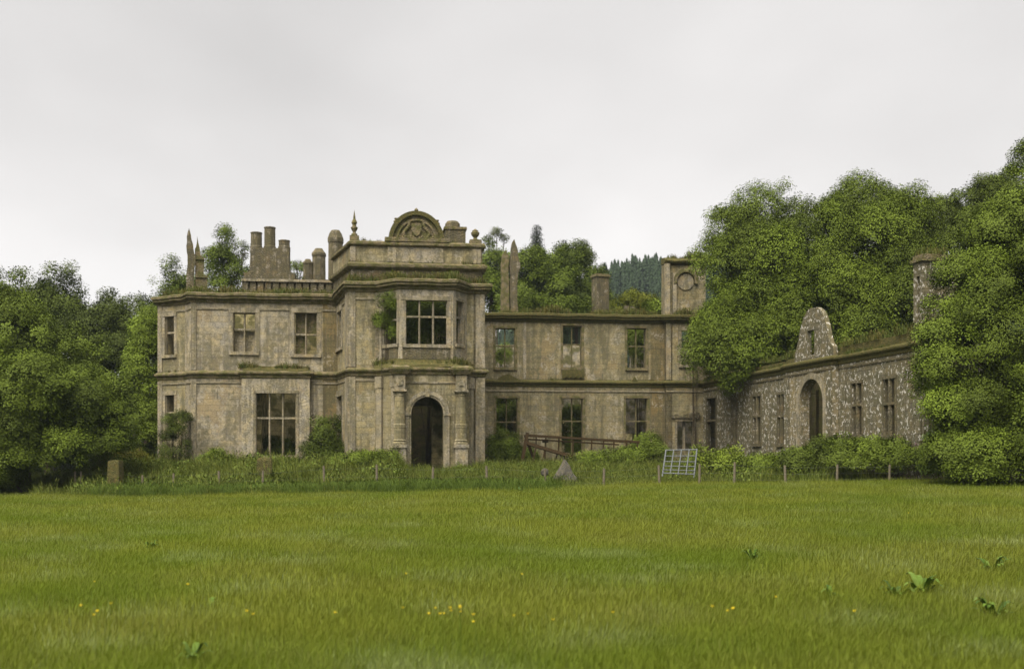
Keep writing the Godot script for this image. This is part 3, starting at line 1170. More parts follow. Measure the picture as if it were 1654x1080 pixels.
	for e in [[po_l, 0.06, 0.62], [po_l, po_l.l - 0.40, po_l.l - 0.02], [po_r, 0.25, 0.62], [po_r, po_r.l - 0.42, po_r.l - 0.03]]:
		m = Msh.new()
		var ww: Wl = e[0]
		ww.box(m, e[1], e[2], 0.4, 1.5, -0.1, 0.16)
		ww.box(m, e[1] + 0.05, e[2] - 0.05, 1.502, 5.2, -0.1, 0.10)
		ww.box(m, e[1], e[2], 5.202, 5.78, -0.1, 0.14)
		obj("pilaster", m, M.trim, h)
	# broad threshold steps
	for k in 2:
		m = Msh.new()
		po_f.box(m, al - 0.5 - 0.3 * k, ar + 0.5 + 0.3 * k, 0.85 - 0.14 * k, 0.985 - 0.14 * k, -0.3, 0.5 + 0.35 * k)
		obj("step", m, M.old, h)

	# --- middle wing, set back
	var ups := [hole(MW, [800, 530, 832, 593]), hole(MW, [909, 526, 940, 593]), hole(MW, [1013, 530, 1044, 594])]
	var downs := [hole(MW, [801, 643, 836, 734]), hole(MW, [907, 643, 942, 731]), hole(MW, [1011, 643, 1046, 731])]
	var mblk := MW.off(0.35)
	var k0 := mblk.s(1076)
	var k1 := mblk.s(1128)
	m = Msh.new()
	wall_grid(m, MW, 0.0, MW.s(1051), 0.3, 10.2, 0.7, ups + downs)
	var dm := Msh.new()
	wall_grid(dm, MW, MW.s(1051), mblk.s(1076) + 0.2, 0.3, 10.2, 0.7, [])
	obj("wall", dm, M.damp, h)
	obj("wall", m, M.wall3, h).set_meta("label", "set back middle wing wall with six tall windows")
	var pu := hole(mblk, [1101, 534, 1116, 589])
	var pd := hole(mblk, [1094, 680, 1121, 728])
	m = Msh.new()
	wall_grid(m, mblk, k0, k1 + 1.5, 0.3, 10.2, 0.6, [pu, pd])
	var kb := Wl.new(Vector2(mblk.p(k0, 0).x, mblk.p(k0, 0).z) - MW.n * 2.0, Vector2(mblk.p(k0, 0).x, mblk.p(k0, 0).z))
	wall_grid(m, kb, 0.0, 2.0, 0.3, 10.2, 0.4, [])
	obj("wall", m, M.wall2, h)
	window(h, mblk, pu, 1, [0.3], M.trim, 0.22, 0.05)
	var door := window(h, mblk, pd, 2, [], M.trim, 0.14, 0.04, 0.3, 0.2, false)
	door.set_meta("label", "narrow twin doorway under a broken lintel")
	m = Msh.new()
	var rng := RandomNumberGenerator.new()
	rng.seed = 8
	for k in 9:
		var ss: float = lerpf(pd[0] - 0.25, pd[2] + 0.2, k / 8.0)
		mblk.box(m, ss - 0.1, ss + 0.11, pd[3] + 0.18, pd[3] + 0.22 + rng.randf() * 0.34, -0.05, 0.14 + 0.004 * k)
	obj("broken_lintel", m, M.old, h)
	for k in 3:
		window(h, MW, ups[k], 2, [0.45], M.mossy, 0.13, 0.03, 0.2, 0.09)
		window(h, MW, downs[k], 2, [0.42], M.mossy, 0.13, 0.03, 0.2, 0.09)
	# strips between the storeys' bays
	for e in [[MW, MW.s(845), MW.s(850)], [mblk, k0, k0 + 0.3]]:
		m = Msh.new()
		var ww: Wl = e[0]
		ww.box(m, e[1], e[2], 6.4, 9.86, -0.1, 0.05)
		obj("corner_strip", m, M.trim, h)
	# carved panel under the middle upper window
	m = Msh.new()
	var cp := hole(MW, [909, 597, 942, 611])
	MW.box(m, cp[0] - 0.05, cp[2] + 0.05, cp[1], cp[3], -0.05, 0.10)
	for k in 4:
		MW.box(m, lerpf(cp[0], cp[2], 0.08 + 0.23 * k), lerpf(cp[0], cp[2], 0.22 + 0.23 * k), cp[1] + 0.06, cp[3] - 0.06, 0.1, 0.16)
	obj("carved_panel", m, M.deepmoss, h)

	# --- mouldings that follow the whole front
	var lwy := 10.0
	var byy := 10.17
	var run := [v3(FB, lwy), v3(F0, lwy), v3(F1, lwy), v3(M0, lwy), v3(B0, lwy + 0.02), v3(S1, byy), v3(O0, byy), v3(O1, byy), v3(O2, byy), v3(O3, byy), v3(B1, byy), v3(B1 - BAY.n * 8.5, byy)]
	m = Msh.new()
	mould(m, run, CORNICE, 0.022, 3)
	obj("cornice", m, M.mossy, h)
	var mwrun := [MW.p(0.05, 9.86), MW.p(MW.s(1076) - 0.05, 9.86), mblk.p(k0, 9.86), mblk.p(k1 + 1.5, 9.86)]
	m = Msh.new()
	mould(m, mwrun, CORNICE, 0.028, 4)
	obj("cornice", m, M.deepmoss, h)
	var bowa := bow.p(b0, 0)
	var bowb := bow.p(b1, 0)
	var srun := [v3(FB, 6.1), v3(F0, 6.1), v3(F1, 6.1), v3(M0, 6.1), LW.p(b0 - 0.02, 6.1), bow.p(b0, 6.12), bow.p(b1, 6.12), LW.p(b1 + 0.02, 6.1), v3(B0, 6.08), v3(S1, 6.03), v3(Q0, 6.02), v3(Q1, 6.02), v3(Q2, 6.02), v3(Q3, 6.02), v3(B1, 6.03), v3(B1 - BAY.n * 8.5, 6.05)]
	m = Msh.new()
	mould(m, srun, STRING, 0.016, 5)
	obj("string_course", m, M.mossy, h)
	# the string breaks forward over the columns
	for px in [645.0, 744.0]:
		var cs := po_f.s(px)
		m = Msh.new()
		mould(m, [po_f.p(cs - 0.36, 6.02, 0.0), po_f.p(cs - 0.36, 6.02, 0.52), po_f.p(cs + 0.36, 6.02, 0.52), po_f.p(cs + 0.36, 6.02, 0.0)], [[0.0, -0.23], [0.06, -0.2], [0.2, 0.03], [0.2, 0.14], [0.0, 0.25], [-0.45, 0.25], [-0.45, -0.23]])
		po_f.box(m, cs - 0.37, cs + 0.37, 5.80, 6.24, 0.02, 0.5)
		obj("cornice_break", m, M.mossy, h)
	var smw := [MW.p(0.05, 6.13), MW.p(MW.s(1076) - 0.05, 6.13), mblk.p(k0, 6.13), mblk.p(k1 + 1.5, 6.13)]
	m = Msh.new()
	mould(m, smw, STRING, 0.02, 6)
	obj("string_course", m, M.deepmoss, h)
	for e in [[v3(F0, 5.68), v3(F1, 5.68), v3(M0, 5.68), LW.p(b0 - 0.1, 5.68)], [LW.p(b1 + 0.1, 5.68), v3(B0, 5.68), v3(S1, 5.62), BAY.p(BAY.s(604), 5.62)], [v3(Q1, 5.42), v3(Q2, 5.42)], [MW.p(0.3, 5.68), MW.p(MW.s(1074), 5.68)], [mblk.p(k0, 5.68), mblk.p(k1 + 1.4, 5.68)], [v3(F0, 9.66), v3(F1, 9.66), v3(M0, 9.66), v3(B0, 9.66), v3(S1, 9.8), BAY.p(BAY.s(610), 9.8)]]:
		m = Msh.new()
		mould(m, e, FILLET)
		obj("fillet", m, M.trim, h)
	# mossy slope over the porch roof, below the oriel
	m = Msh.new()
	mould(m, [v3(Q0, 6.2), v3(Q1, 6.2), v3(Q2, 6.2), v3(Q3, 6.2)], [[0.14, 0.0], [0.10, 0.14], [-0.02, 0.26], [-0.14, 0.44], [-0.3, 0.5], [-0.3, 0.0]], 0.05, 9)
	obj("moss_slope", m, M.deepmoss, h)
	m = Msh.new()
	mould(m, [bow.p(b0 + 0.05, 6.28), bow.p(b1 - 0.05, 6.28)], [[0.14, 0.0], [0.08, 0.14], [-0.18, 0.28], [-0.33, 0.30], [-0.33, 0.0]], 0.04, 10)
	obj("moss_slope", m, M.deepmoss, h)
	for e in [[800.0, 842.0, 0.42], [1020.0, 1030.0, 0.3]]:
		m = Msh.new()
		var a := MW.s(e[0])
		var b := MW.s(e[1])
		prism(m, MW, PackedVector2Array([Vector2(a, 6.30), Vector2(b, 6.30), Vector2(lerpf(a, b, 0.75), 6.30 + e[2] * 0.45), Vector2(lerpf(a, b, 0.5), 6.30 + e[2]), Vector2(lerpf(a, b, 0.25), 6.30 + e[2] * 0.7)]), 0.16, 0.004)
		obj("moss_heap", m, M.deepmoss, h)

	# --- parapets over the bay: recessed band, upper cornice, attic wall, coping, round pediment
	var in0 := B0 - BAY.n * 0.25 + BAY.d * 0.1
	var aS := S1 - BAY.n * 0.30 + BAY.d * 0.12
	var aB := B1 - BAY.n * 0.30 - BAY.d * 0.10
	var aback := P(538, 62.0)
	var y0 := 10.66
	m = Msh.new()
	for e in [[Wl.new(aback, aS), y0, 11.5, 0.4], [Wl.new(aS, aB), y0, 11.5, 0.4]]:
		var ww: Wl = e[0]
		wall_grid(m, ww, 0.0, ww.l, e[1], e[2], e[3], [])
	obj("parapet", m, M.old, h)
	m = Msh.new()
	mould(m, [v3(aback, 11.42), v3(aS, 11.42), v3(aB, 11.42), v3(aB - BAY.n * 6.0, 11.42)], [[0.0, -0.06], [0.08, -0.02], [0.22, 0.08], [0.24, 0.16], [0.24, 0.24], [0.05, 0.34], [-0.4, 0.36], [-0.4, -0.06]], 0.014, 12)
	obj("cornice", m, M.mossy, h)
	var attic := Wl.new(aS, aB)
	m = Msh.new()
	var at2 := Wl.new(aback, aS)
	wall_grid(m, at2, 0.0, at2.l, 11.78, 12.6, 0.4, [])
	wall_grid(m, attic, 0.0, attic.l, 11.78, 12.6, 0.4, [])
	var rsd := Wl.new(aB, aB - BAY.n * 6.0)
	wall_grid(m, rsd, 0.0, 6.0, 10.66, 12.6, 0.4, [])
	obj("attic_wall", m, M.wall2, h)
	for e in [[565.0, 574.0], [626.0, 640.0], [704.0, 716.0], [762.0, 777.0]]:
		m = Msh.new()
		attic.box(m, attic.s(e[0]), attic.s(e[1]), 11.79, 12.56, -0.1, 0.07)
		obj("attic_pier", m, M.trim, h)
	m = Msh.new()
	attic.box(m, attic.s(640) + 0.004, attic.s(704) - 0.004, 11.79, 12.58, -0.1, 0.035)
	obj("attic_panel", m, M.trim, h)
	m = Msh.new()
	mould(m, [v3(aback, 12.58), v3(aS, 12.58), v3(aB, 12.58), v3(aB - BAY.n * 6.0, 12.58)], COPING, 0.025, 13)
	obj("coping", m, M.mossy, h)
	# round pediment with carving
	var pc := attic.s(672.5)
	var pr := attic.s(716) - pc
	var py0 := 12.86
	m = Msh.new()
	var half := arc(pc, py0, pr - 0.06, pr * 1.10 - 0.02, 0.0, PI, 22)
	prism(m, attic, half, 0.0, -0.42)
	var ped := obj("pediment", m, M.mossy, h)
	ped.set_meta("label", "semicircular carved gable over the entrance bay")
	for e in [[0.06, -0.16, 0.16], [-0.34, -0.44, 0.10]]:
		m = Msh.new()
		var ring := arc(pc, py0, pr + e[0], pr * 1.10 + e[0], 0.0, PI, 22)
		ring.append_array(arc(pc, py0, pr + e[1], pr * 1.10 + e[1], PI, 0.0, 22))
		prism(m, attic, ring, e[2], -0.45 if e[0] > 0 else -0.01)
		obj("arch_moulding", m, M.deepmoss if e[0] > 0 else M.mossy, ped)
	m = Msh.new()
	attic.box(m, pc - pr - 0.24, pc + pr + 0.3, py0 - 0.01, py0 + 0.2, -0.44, 0.19)
	obj("plinth", m, M.mossy, ped)
	m = Msh.new()
	# a shield between two upright scrolls, with foliage below
	var sh := PackedVector2Array([Vector2(pc - 0.26, py0 + 0.95), Vector2(pc + 0.26, py0 + 0.95), Vector2(pc + 0.26, py0 + 0.6), Vector2(pc + 0.12, py0 + 0.36), Vector2(pc, py0 + 0.28), Vector2(pc - 0.12, py0 + 0.36), Vector2(pc - 0.26, py0 + 0.6)])
	prism(m, attic, sh, 0.12, -0.01)
	for sg in [-1.0, 1.0]:
		for k in 9:
			var a := 0.25 + k * 0.27
			var c := attic.p(pc + sg * (0.52 + 0.14 * sin(a * 2.1)), py0 + 0.26 + k * 0.085, 0.03)
			m.lathe(c, [[0.0, -0.09], [0.09, -0.05], [0.10, 0.0], [0.08, 0.06], [0.0, 0.09]], 9)
		for k in 6:
			var c := attic.p(pc + sg * (0.16 + 0.14 * k), py0 + 0.24 + 0.03 * (k % 2), 0.02)
			m.lathe(c, [[0.0, -0.08], [0.08, -0.03], [0.07, 0.04], [0.0, 0.08]], 8)
	for k in 7:
		var a := PI * (k + 0.5) / 7.0
		var c := attic.p(pc + cos(a) * 0.34, py0 + 0.98 + sin(a) * 0.16, 0.02)
		m.lathe(c, [[0.0, -0.07], [0.08, -0.02], [0.06, 0.04], [0.0, 0.08]], 8)
	obj("carving", m, M.mossy, ped)
	for e in [[672.5, 0.0, 0.30], [640.0, -0.22, 0.22], [706.0, -0.22, 0.22]]:
		var ss := attic.s(e[0])
		var dx: float = (ss - pc) / (pr + 0.06)
		var yy: float = py0 + (pr * 1.1 + 0.04) * sqrt(maxf(0.0, 1.0 - dx * dx))
		m = Msh.new()
		m.lathe(attic.p(ss, yy - 0.06, -0.14), [[0.16, 0.0], [0.13, 0.06], [0.07, 0.10], [0.11, 0.16], [0.10, 0.2], [0.0, e[2]]], 9)
		obj("knob", m, M.mossy, ped)
	# corner finials
	var fin := obj_lathe("finial", attic.p(attic.s(572), 12.87, -0.15), [[0.22, 0.0], [0.22, 0.22], [0.16, 0.26], [0.16, 0.36], [0.09, 0.40], [0.08, 0.46], [0.17, 0.62], [0.185, 0.70], [0.11, 0.74], [0.10, 0.84], [0.15, 0.93], [0.13, 1.02], [0.07, 1.12], [0.05, 1.3], [0.0, 1.62]], M.mossy, h)
	fin.set_meta("label", "slender spired finial on the left corner of the attic")
	m = Msh.new()
	attic.box(m, attic.s(572) - 0.24, attic.s(572) + 0.24, 12.85, 13.12, -0.4, 0.08)
	obj("pedestal", m, M.mossy, fin)
	var urn := obj_lathe("urn", attic.p(attic.s(768), 12.87, -0.15), [[0.24, 0.0], [0.24, 0.2], [0.12, 0.25], [0.09, 0.32], [0.2, 0.45], [0.23, 0.58], [0.16, 0.63], [0.17, 0.68], [0.06, 0.76], [0.0, 0.80]], M.mossy, h)
	m = Msh.new()
	attic.box(m, attic.s(768) - 0.3, attic.s(768) + 0.32, 12.85, 13.06, -0.42, 0.08)
	obj("pedestal", m, M.mossy, urn)
	# square stump behind the pediment
	m = Msh.new()
	var st := attic.off(-1.6)
	st.box(m, st.s(719), st.s(752), 12.2, PY(367, 59.4), -1.2, 0.0)
	var stump := obj("chimney", m, M.old, h)
	m = Msh.new()
	st.box(m, st.s(717), st.s(754), PY(367, 59.4), PY(363, 59.4), -1.25, 0.06)
	obj("cap", m, M.mossy, stump)
	m = Msh.new()
	m.lathe(st.p((st.s(721) + st.s(743)) / 2, 0, -0.55), [[0.42, PY(363, 59.4)], [0.40, PY(355, 59.4)], [0.30, PY(351, 59.4)], [0.0, PY(349.5, 59.4)]], 8)
	obj("chimney_pot", m, M.old, stump)

	# --- balustrade behind the left wing's cornice, and the left parapet
	var bal := Wl.new(P(390, 62.4), P(540, 63.0))
	var yb := 10.55
	m = Msh.new()
	bal.box(m, 0.0, bal.l, yb, 10.95, -0.35, 0.0)
	bal.box(m, 0.0, bal.l, 10.952, 11.50, -0.35, -0.16)
	var para := obj("balustrade", m, M.old, h)
	var k2 := int(bal.l / 0.42)
	for k in k2:
		m = Msh.new()
		bal.box(m, 0.42 * k + 0.04, 0.42 * k + 0.35, 10.953, 11.50, -0.155, -0.02)
		obj("baluster", m, M.old, para)
	m = Msh.new()
	mould(m, [bal.p(0, 11.50), bal.p(bal.l, 11.50)], [[0.0, 0.0], [0.08, 0.02], [0.08, 0.16], [-0.4, 0.18], [-0.4, 0.0]], 0.01, 15)
	obj("coping", m, M.trim, para)
	m = Msh.new()
	var flo := LW.off(-0.5)
	flo.box(m, 0.2, LW.l, 10.3, 10.52, -1.6, 0.0)
	Wl.new(F0, F1).box(m, 0.2, 1.7, 10.3, 10.62, -1.0, -0.3)
	obj("wall_head", m, M.deepmoss, h)

	# --- chimneys
	chimney("chimney", "broad triple chimney behind the left balustrade", [393.0, 476.0, 452.0, 440.0], [402.0, 467.0, 398.0], [[403.0, 420.5, 371.0], [425.0, 442.5, 362.0], [448.5, 466.0, 383.0]], 66.0, 1.3)
	chimney("chimney", "broken pair of chimney shafts left of the tall bay", [488.0, 530.0, 462.0, 450.0], [], [[490.0, 505.0, 416.0], [505.0, 526.0, 398.0]], 69.0, 1.0)
	chimney("chimney", "tall single chimney shaft close behind the tall bay", [531.0, 562.0, 470.0, 452.0], [], [[533.0, 556.0, 368.0]], 65.0, 1.2)

	# --- remains of the left dormer gable, thin against the sky
	var g := Wl.new(P(300, 61.2), P(334, 61.5))
	m = Msh.new()
	prism(m, g, gp(g, [[301, 478], [301, 405], [302.5, 376], [305, 369], [308, 380], [312, 402], [314, 412], [314, 478]]), 0.12, -0.35)
	var gr := obj("gable_remnant", m, M.old, h)
	gr.set_meta("label", "thin spiked dormer remnant at the left corner of the roofline")
	m = Msh.new()
	prism(m, g, gp(g, [[314.2, 478], [314.2, 402], [316.2, 398], [318, 381], [320, 392], [323, 410], [328, 418], [329, 443], [333, 447], [334.5, 478]]), -0.02, -0.5)
	g.box(m, g.s(314.5), g.s(330), g.y(320, 419), g.y(320, 415), -0.45, 0.06)
	g.box(m, g.s(314.5), g.s(335), g.y(320, 448), g.y(320, 444), -0.45, 0.08)
	obj("buttress", m, M.mossy, gr)
	# --- gable of an inner wall behind the middle wing: two thin fins
	var g2 := Wl.new(P(806, 72.4), P(840, 72.6))
	m = Msh.new()
	prism(m, g2, gp(g2, [[808, 520], [810, 440], [811, 420], [813, 408], [816, 403], [819, 408], [822, 414], [823.3, 520]]), 0.0, -0.45)
	var g2o := obj("gable_remnant", m, M.mossy, h)
	g2o.set_meta("label", "pointed two finned gable remnant behind the middle wing")
	m = Msh.new()
	prism(m, g2, gp(g2, [[823.5, 520], [824, 418], [826, 400], [828, 390], [830, 387], [832, 394], [836, 412], [839.5, 434], [836.5, 440], [835, 470], [836, 520]]), 0.22, -0.4)
	obj("fin", m, M.old, g2o)
	chimney("chimney", "small square chimney standing alone behind the middle wing", [964.0, 984.0, 520.0, 446.0], [], [], 76.0, 0.8)
	var st2 := Wl.new(P(1009, 74), P(1027, 74))
	m = Msh.new()
	st2.box(m, 0.0, 0.28, 9.0, PY(493, 74), -0.5, 0.0)
	st2.box(m, 0.36, 0.70, 9.0, PY(495, 74), -0.6, 0.05)
	obj("wall_stump", m, M.old, h)
	# --- tall wall block with a blocked round window, above the corner
	var rb := Wl.new(P(1073, 69.2), P(1140, 69.6))
	var ytop := rb.y(1100, 428)
	m = Msh.new()
	rb.box(m, 0.0, rb.l, 9.8, ytop, -0.6, 0.0)
	var rbo := obj("roundel_gable", m, M.wall2, h)
	rbo.set_meta("label", "tall wall block with a blocked round window")
	m = Msh.new()
	rb.box(m, 0.0, rb.s(1081), 9.8, ytop + 0.05, -0.1, 0.22)
	rb.box(m, rb.s(1086), rb.s(1092), 9.8, ytop - 0.5, -0.1, 0.16)
	obj("pilaster", m, M.trim, rbo)
	m = Msh.new()
	var rc := rb.at(1107, 455)
	var rr := rb.s(1120) - rc.x
	prism(m, rb, arc(rc.x, rc.y, rr, rr, 0.0, TAU - TAU / 24.0, 23), 0.07, -0.01)
	obj("roundel", m, M.trim, rbo)
	m = Msh.new()
	var ring2 := arc(rc.x, rc.y, rr + 0.28, rr + 0.3, -0.2, PI + 0.2, 16)
	ring2.append_array(arc(rc.x, rc.y, rr + 0.06, rr + 0.06, PI + 0.2, -0.2, 16))
	prism(m, rb, ring2, 0.2, -0.01)
	obj("hood_mould", m, M.mossy, rbo)
	m = Msh.new()
	mould(m, [rb.p(-0.02, ytop + 0.06), rb.p(rb.l, ytop + 0.02)], [[0.0, 0.0], [0.22, 0.06], [0.28, 0.18], [0.1, 0.36], [-0.6, 0.42], [-0.65, 0.0]], 0.05, 18)
	obj("coping", m, M.deepmoss, rbo)

	# --- walls inside the shell, seen through the openings
	var iw2 := BAY.off(-1.5)
	for e in [
		[LW.off(-5.2), -1.5, LW.l + 1.0, 10.6, 0.5, [[1.0, 0.9, 2.0, 3.2]], M.inner],
		[iw2, 1.0, BAY.l - 0.8, 6.0, 0.4, [[iw2.s(658), 0.2, iw2.s(697), 4.4]], M.inner],
		[BAY.off(-6.5), -1.0, BAY.l, 10.9, 0.5, [[2.3, 0.9, 3.0, 3.2]], M.gloom],
		[MW.off(-4.2), -1.0, MW.l + 3.6, 8.9, 0.5, [[1.2, 0.9, 2.2, 3.3], [5.6, 1.0, 6.6, 4.2], [9.0, 6.8, 10.2, 8.6], [9.4, 0.9, 10.4, 3.2]], M.plaster],
		[LW.off(-12.0), -1.0, LW.l + 9.0, 8.0, 0.5, [], M.inner],
		[MW.off(-11.0), -1.0, MW.l + 8.5, 8.0, 0.5, [], M.inner],
	]:
		m = Msh.new()
		wall_grid(m, e[0], e[1], e[2], 0.3, e[3], e[4], e[5])
		obj("interior_wall", m, e[6], h)
	for e in [[LW, 3.2], [MW, 3.6], [MW, 7.5]]:
		var ww: Wl = e[0]
		m = Msh.new()
		ww.box(m, e[1], e[1] + 0.45, 0.3, 8.6, -4.1, -0.75)
		obj("interior_wall", m, M.inner, h)
	m = Msh.new()
	iw2.box(m, 1.0, BAY.l - 0.8, 5.6, 5.8, 0.05, 1.3)      # porch ceiling slab
	obj("porch_ceiling", m, M.inner, h)

	# --- turf and moss along the ledges
	var greens := [Color(0.10, 0.115, 0.022), Color(0.075, 0.095, 0.02), Color(0.13, 0.12, 0.03), Color(0.12, 0.10, 0.035)]
	var xf := []
	var cs2 := []
	var lift := func(r: Array, up: float) -> Array:
		var q := []
		for p in r:
			q.append(p + Vector3(0, up, 0))
		return q
	tufts_along(lift.call(run, 0.50), 0.5, 34.0, 0.95, greens, 61, xf, cs2)
	tufts_along([LW.p(1.0, 10.5, -0.8), LW.p(LW.l, 10.5, -0.8)], 1.2, 60.0, 1.15, greens, 62, xf, cs2)
	tufts_along(lift.call([v3(O0, byy), v3(O1, byy), v3(O2, byy), v3(O3, byy)], 0.52), 0.9, 60.0, 1.3, greens, 63, xf, cs2)
	tufts_along(lift.call(mwrun, 0.5), 0.7, 60.0, 1.2, greens, 64, xf, cs2)
	tufts_along([bow.p(b0, 6.48, 0.0), bow.p(b1, 6.48, 0.0)], 0.25, 40.0, 0.8, greens, 65, xf, cs2)
	tufts_along(lift.call([v3(Q0, 6.2), v3(Q1, 6.2), v3(Q2, 6.2), v3(Q3, 6.2)], 0.2), 0.3, 30.0, 0.8, greens, 66, xf, cs2)
	tufts_along(lift.call(srun, 0.2), 0.1, 8.0, 0.45, greens, 67, xf, cs2)
	tufts_along(lift.call(smw, 0.2), 0.12, 16.0, 0.55, greens, 68, xf, cs2)
	tufts_along([v3(aS, 11.74), v3(aB, 11.74)], 0.2, 14.0, 0.7, greens, 69, xf, cs2)
	tufts_along([v3(aS, 12.86), v3(aB, 12.86)], 0.4, 12.0, 0.45, greens, 70, xf, cs2)
	tufts_along([attic.p(attic.s(625), 11.76, 0.1), attic.p(attic.s(665), 11.76, 0.1)], 0.3, 30.0, 1.0, greens, 72, xf, cs2)
	tufts_along([rb.p(0.0, ytop + 0.4), rb.p(rb.l, ytop + 0.4)], 0.5, 60.0, 1.1, greens, 71, xf, cs2)
	many("ledge_turf", mesh_short, xf, cs2, M.blade, h)

func gp(w: Wl, pts: Array) -> PackedVector2Array:
	var q := PackedVector2Array()
	# broken masonry: every long edge wanders
	var rng := RandomNumberGenerator.new()
	rng.seed = int(pts[0][0] * 7 + pts[0][1])
	for i in pts.size():
		var a := w.at(pts[i][0], pts[i][1])
		var e: Array = pts[(i + 1) % pts.size()]
		var b := w.at(e[0], e[1])
		var k := maxi(1, int(a.distance_to(b) / 0.22))
		var side := (b - a).orthogonal().normalized()
		var step := 0.0
		for j in k:
			if j > 0:
				step = clampf(step + rng.randf_range(-0.04, 0.04), -0.045, 0.045)
			q.append(a.lerp(b, float(j) / k) + (side * step if j > 0 else Vector2.ZERO))
	return q

func obj_lathe(called: String, at: Vector3, prof: Array, mat: Material, parent: Node) -> MeshInstance3D:
	var m := Msh.new()
	m.lathe(at, prof, 12)
	return obj(called, m, mat, parent)

func chimney(called: String, label: String, base: Array, body: Array, shafts: Array, dist: float, deep: float) -> void:
	# base: [px0, px1, bottom row, top row]; body the same tapering up to a row; shafts: octagonal, [px0, px1, top row]
	var w := Wl.new(P(base[0], dist), P(base[1], dist + 0.35))
	var m := Msh.new()
	var yb := PY(base[2], dist) - 1.5
	var yt := PY(base[3], dist)
	w.box(m, 0.0, w.l, yb, yt, -deep, 0.0)
	var low := yt
	var high := yt
	if body.size():
		high = PY(body[2], dist)
		# battered foot, then the broad body
		var s0 := w.s(body[0])
		var s1 := w.s(body[1])
		prism(m, w, PackedVector2Array([Vector2(0.05, yt), Vector2(w.l - 0.05, yt), Vector2(s1, yt + 0.2), Vector2(s1 - 0.05, high), Vector2(s0 + 0.05, high), Vector2(s0, yt + 0.2)]), -0.25, -deep + 0.2)
	var o := obj(called, m, M.old, mansion)
	o.set_meta("label", label)
	if shafts.is_empty():
		m = Msh.new()
		w.box(m, -0.08, w.l + 0.08, yt, yt + 0.12, -deep - 0.06, 0.08)
		w.box(m, -0.02, w.l + 0.02, yt + 0.122, yt + 0.2, -deep, 0.02)
		obj("cap", m, M.mossy, o)
	var rng := RandomNumberGenerator.new()
	rng.seed = int(base[0])
	for sh in shafts:
		var s0 := w.s(sh[0])
		var s1 := w.s(sh[1])
		var r := (s1 - s0) / 2.0 / cos(PI / 8)
		var top := PY(sh[2], dist)
		var foot := high
		m = Msh.new()
		var c := w.p((s0 + s1) / 2.0, 0.0, -deep / 2.0)
		var prof: Array
		if body.size():
			prof = [[r * 0.92, foot - 0.02], [r * 1.08, foot + 0.02], [r * 1.08, foot + 0.13], [r * 0.98, foot + 0.17], [r * 0.96, top - 0.1], [r * 1.04, top - 0.08], [r * 1.04, top - 0.02], [r * 0.8, top], [0.0, top - 0.05]]
			prof = [[r * 1.06, yt - 0.05], [r * 1.06, foot - 0.1]] + prof.slice(1)
		else:
			var hh := top - foot
			prof = [[r, foot - 0.3], [r * 0.96, foot + hh * 0.74], [r * 1.06, foot + hh * 0.77], [r * 1.06, foot + hh * 0.84], [r * 0.96, foot + hh * 0.88], [r * 0.82, top - 0.18], [r * 0.55, top], [0.0, top - 0.04]]
		m.lathe(c, prof, 8, 1.0, PI / 8)
		obj("chimney_pot", m, M.old, o)
	# moss on the shoulders
	var xf := []
	var cs := []
	tufts_along([w.p(0.0, yt + 0.02), w.p(w.l, yt + 0.02)], 0.3, 10.0, 0.5, [Color(0.10, 0.10, 0.03), Color(0.08, 0.09, 0.02)], int(base[0]), xf, cs)
	if xf.size():
		many("moss_tufts", mesh_short, xf, cs, M.blade, o)

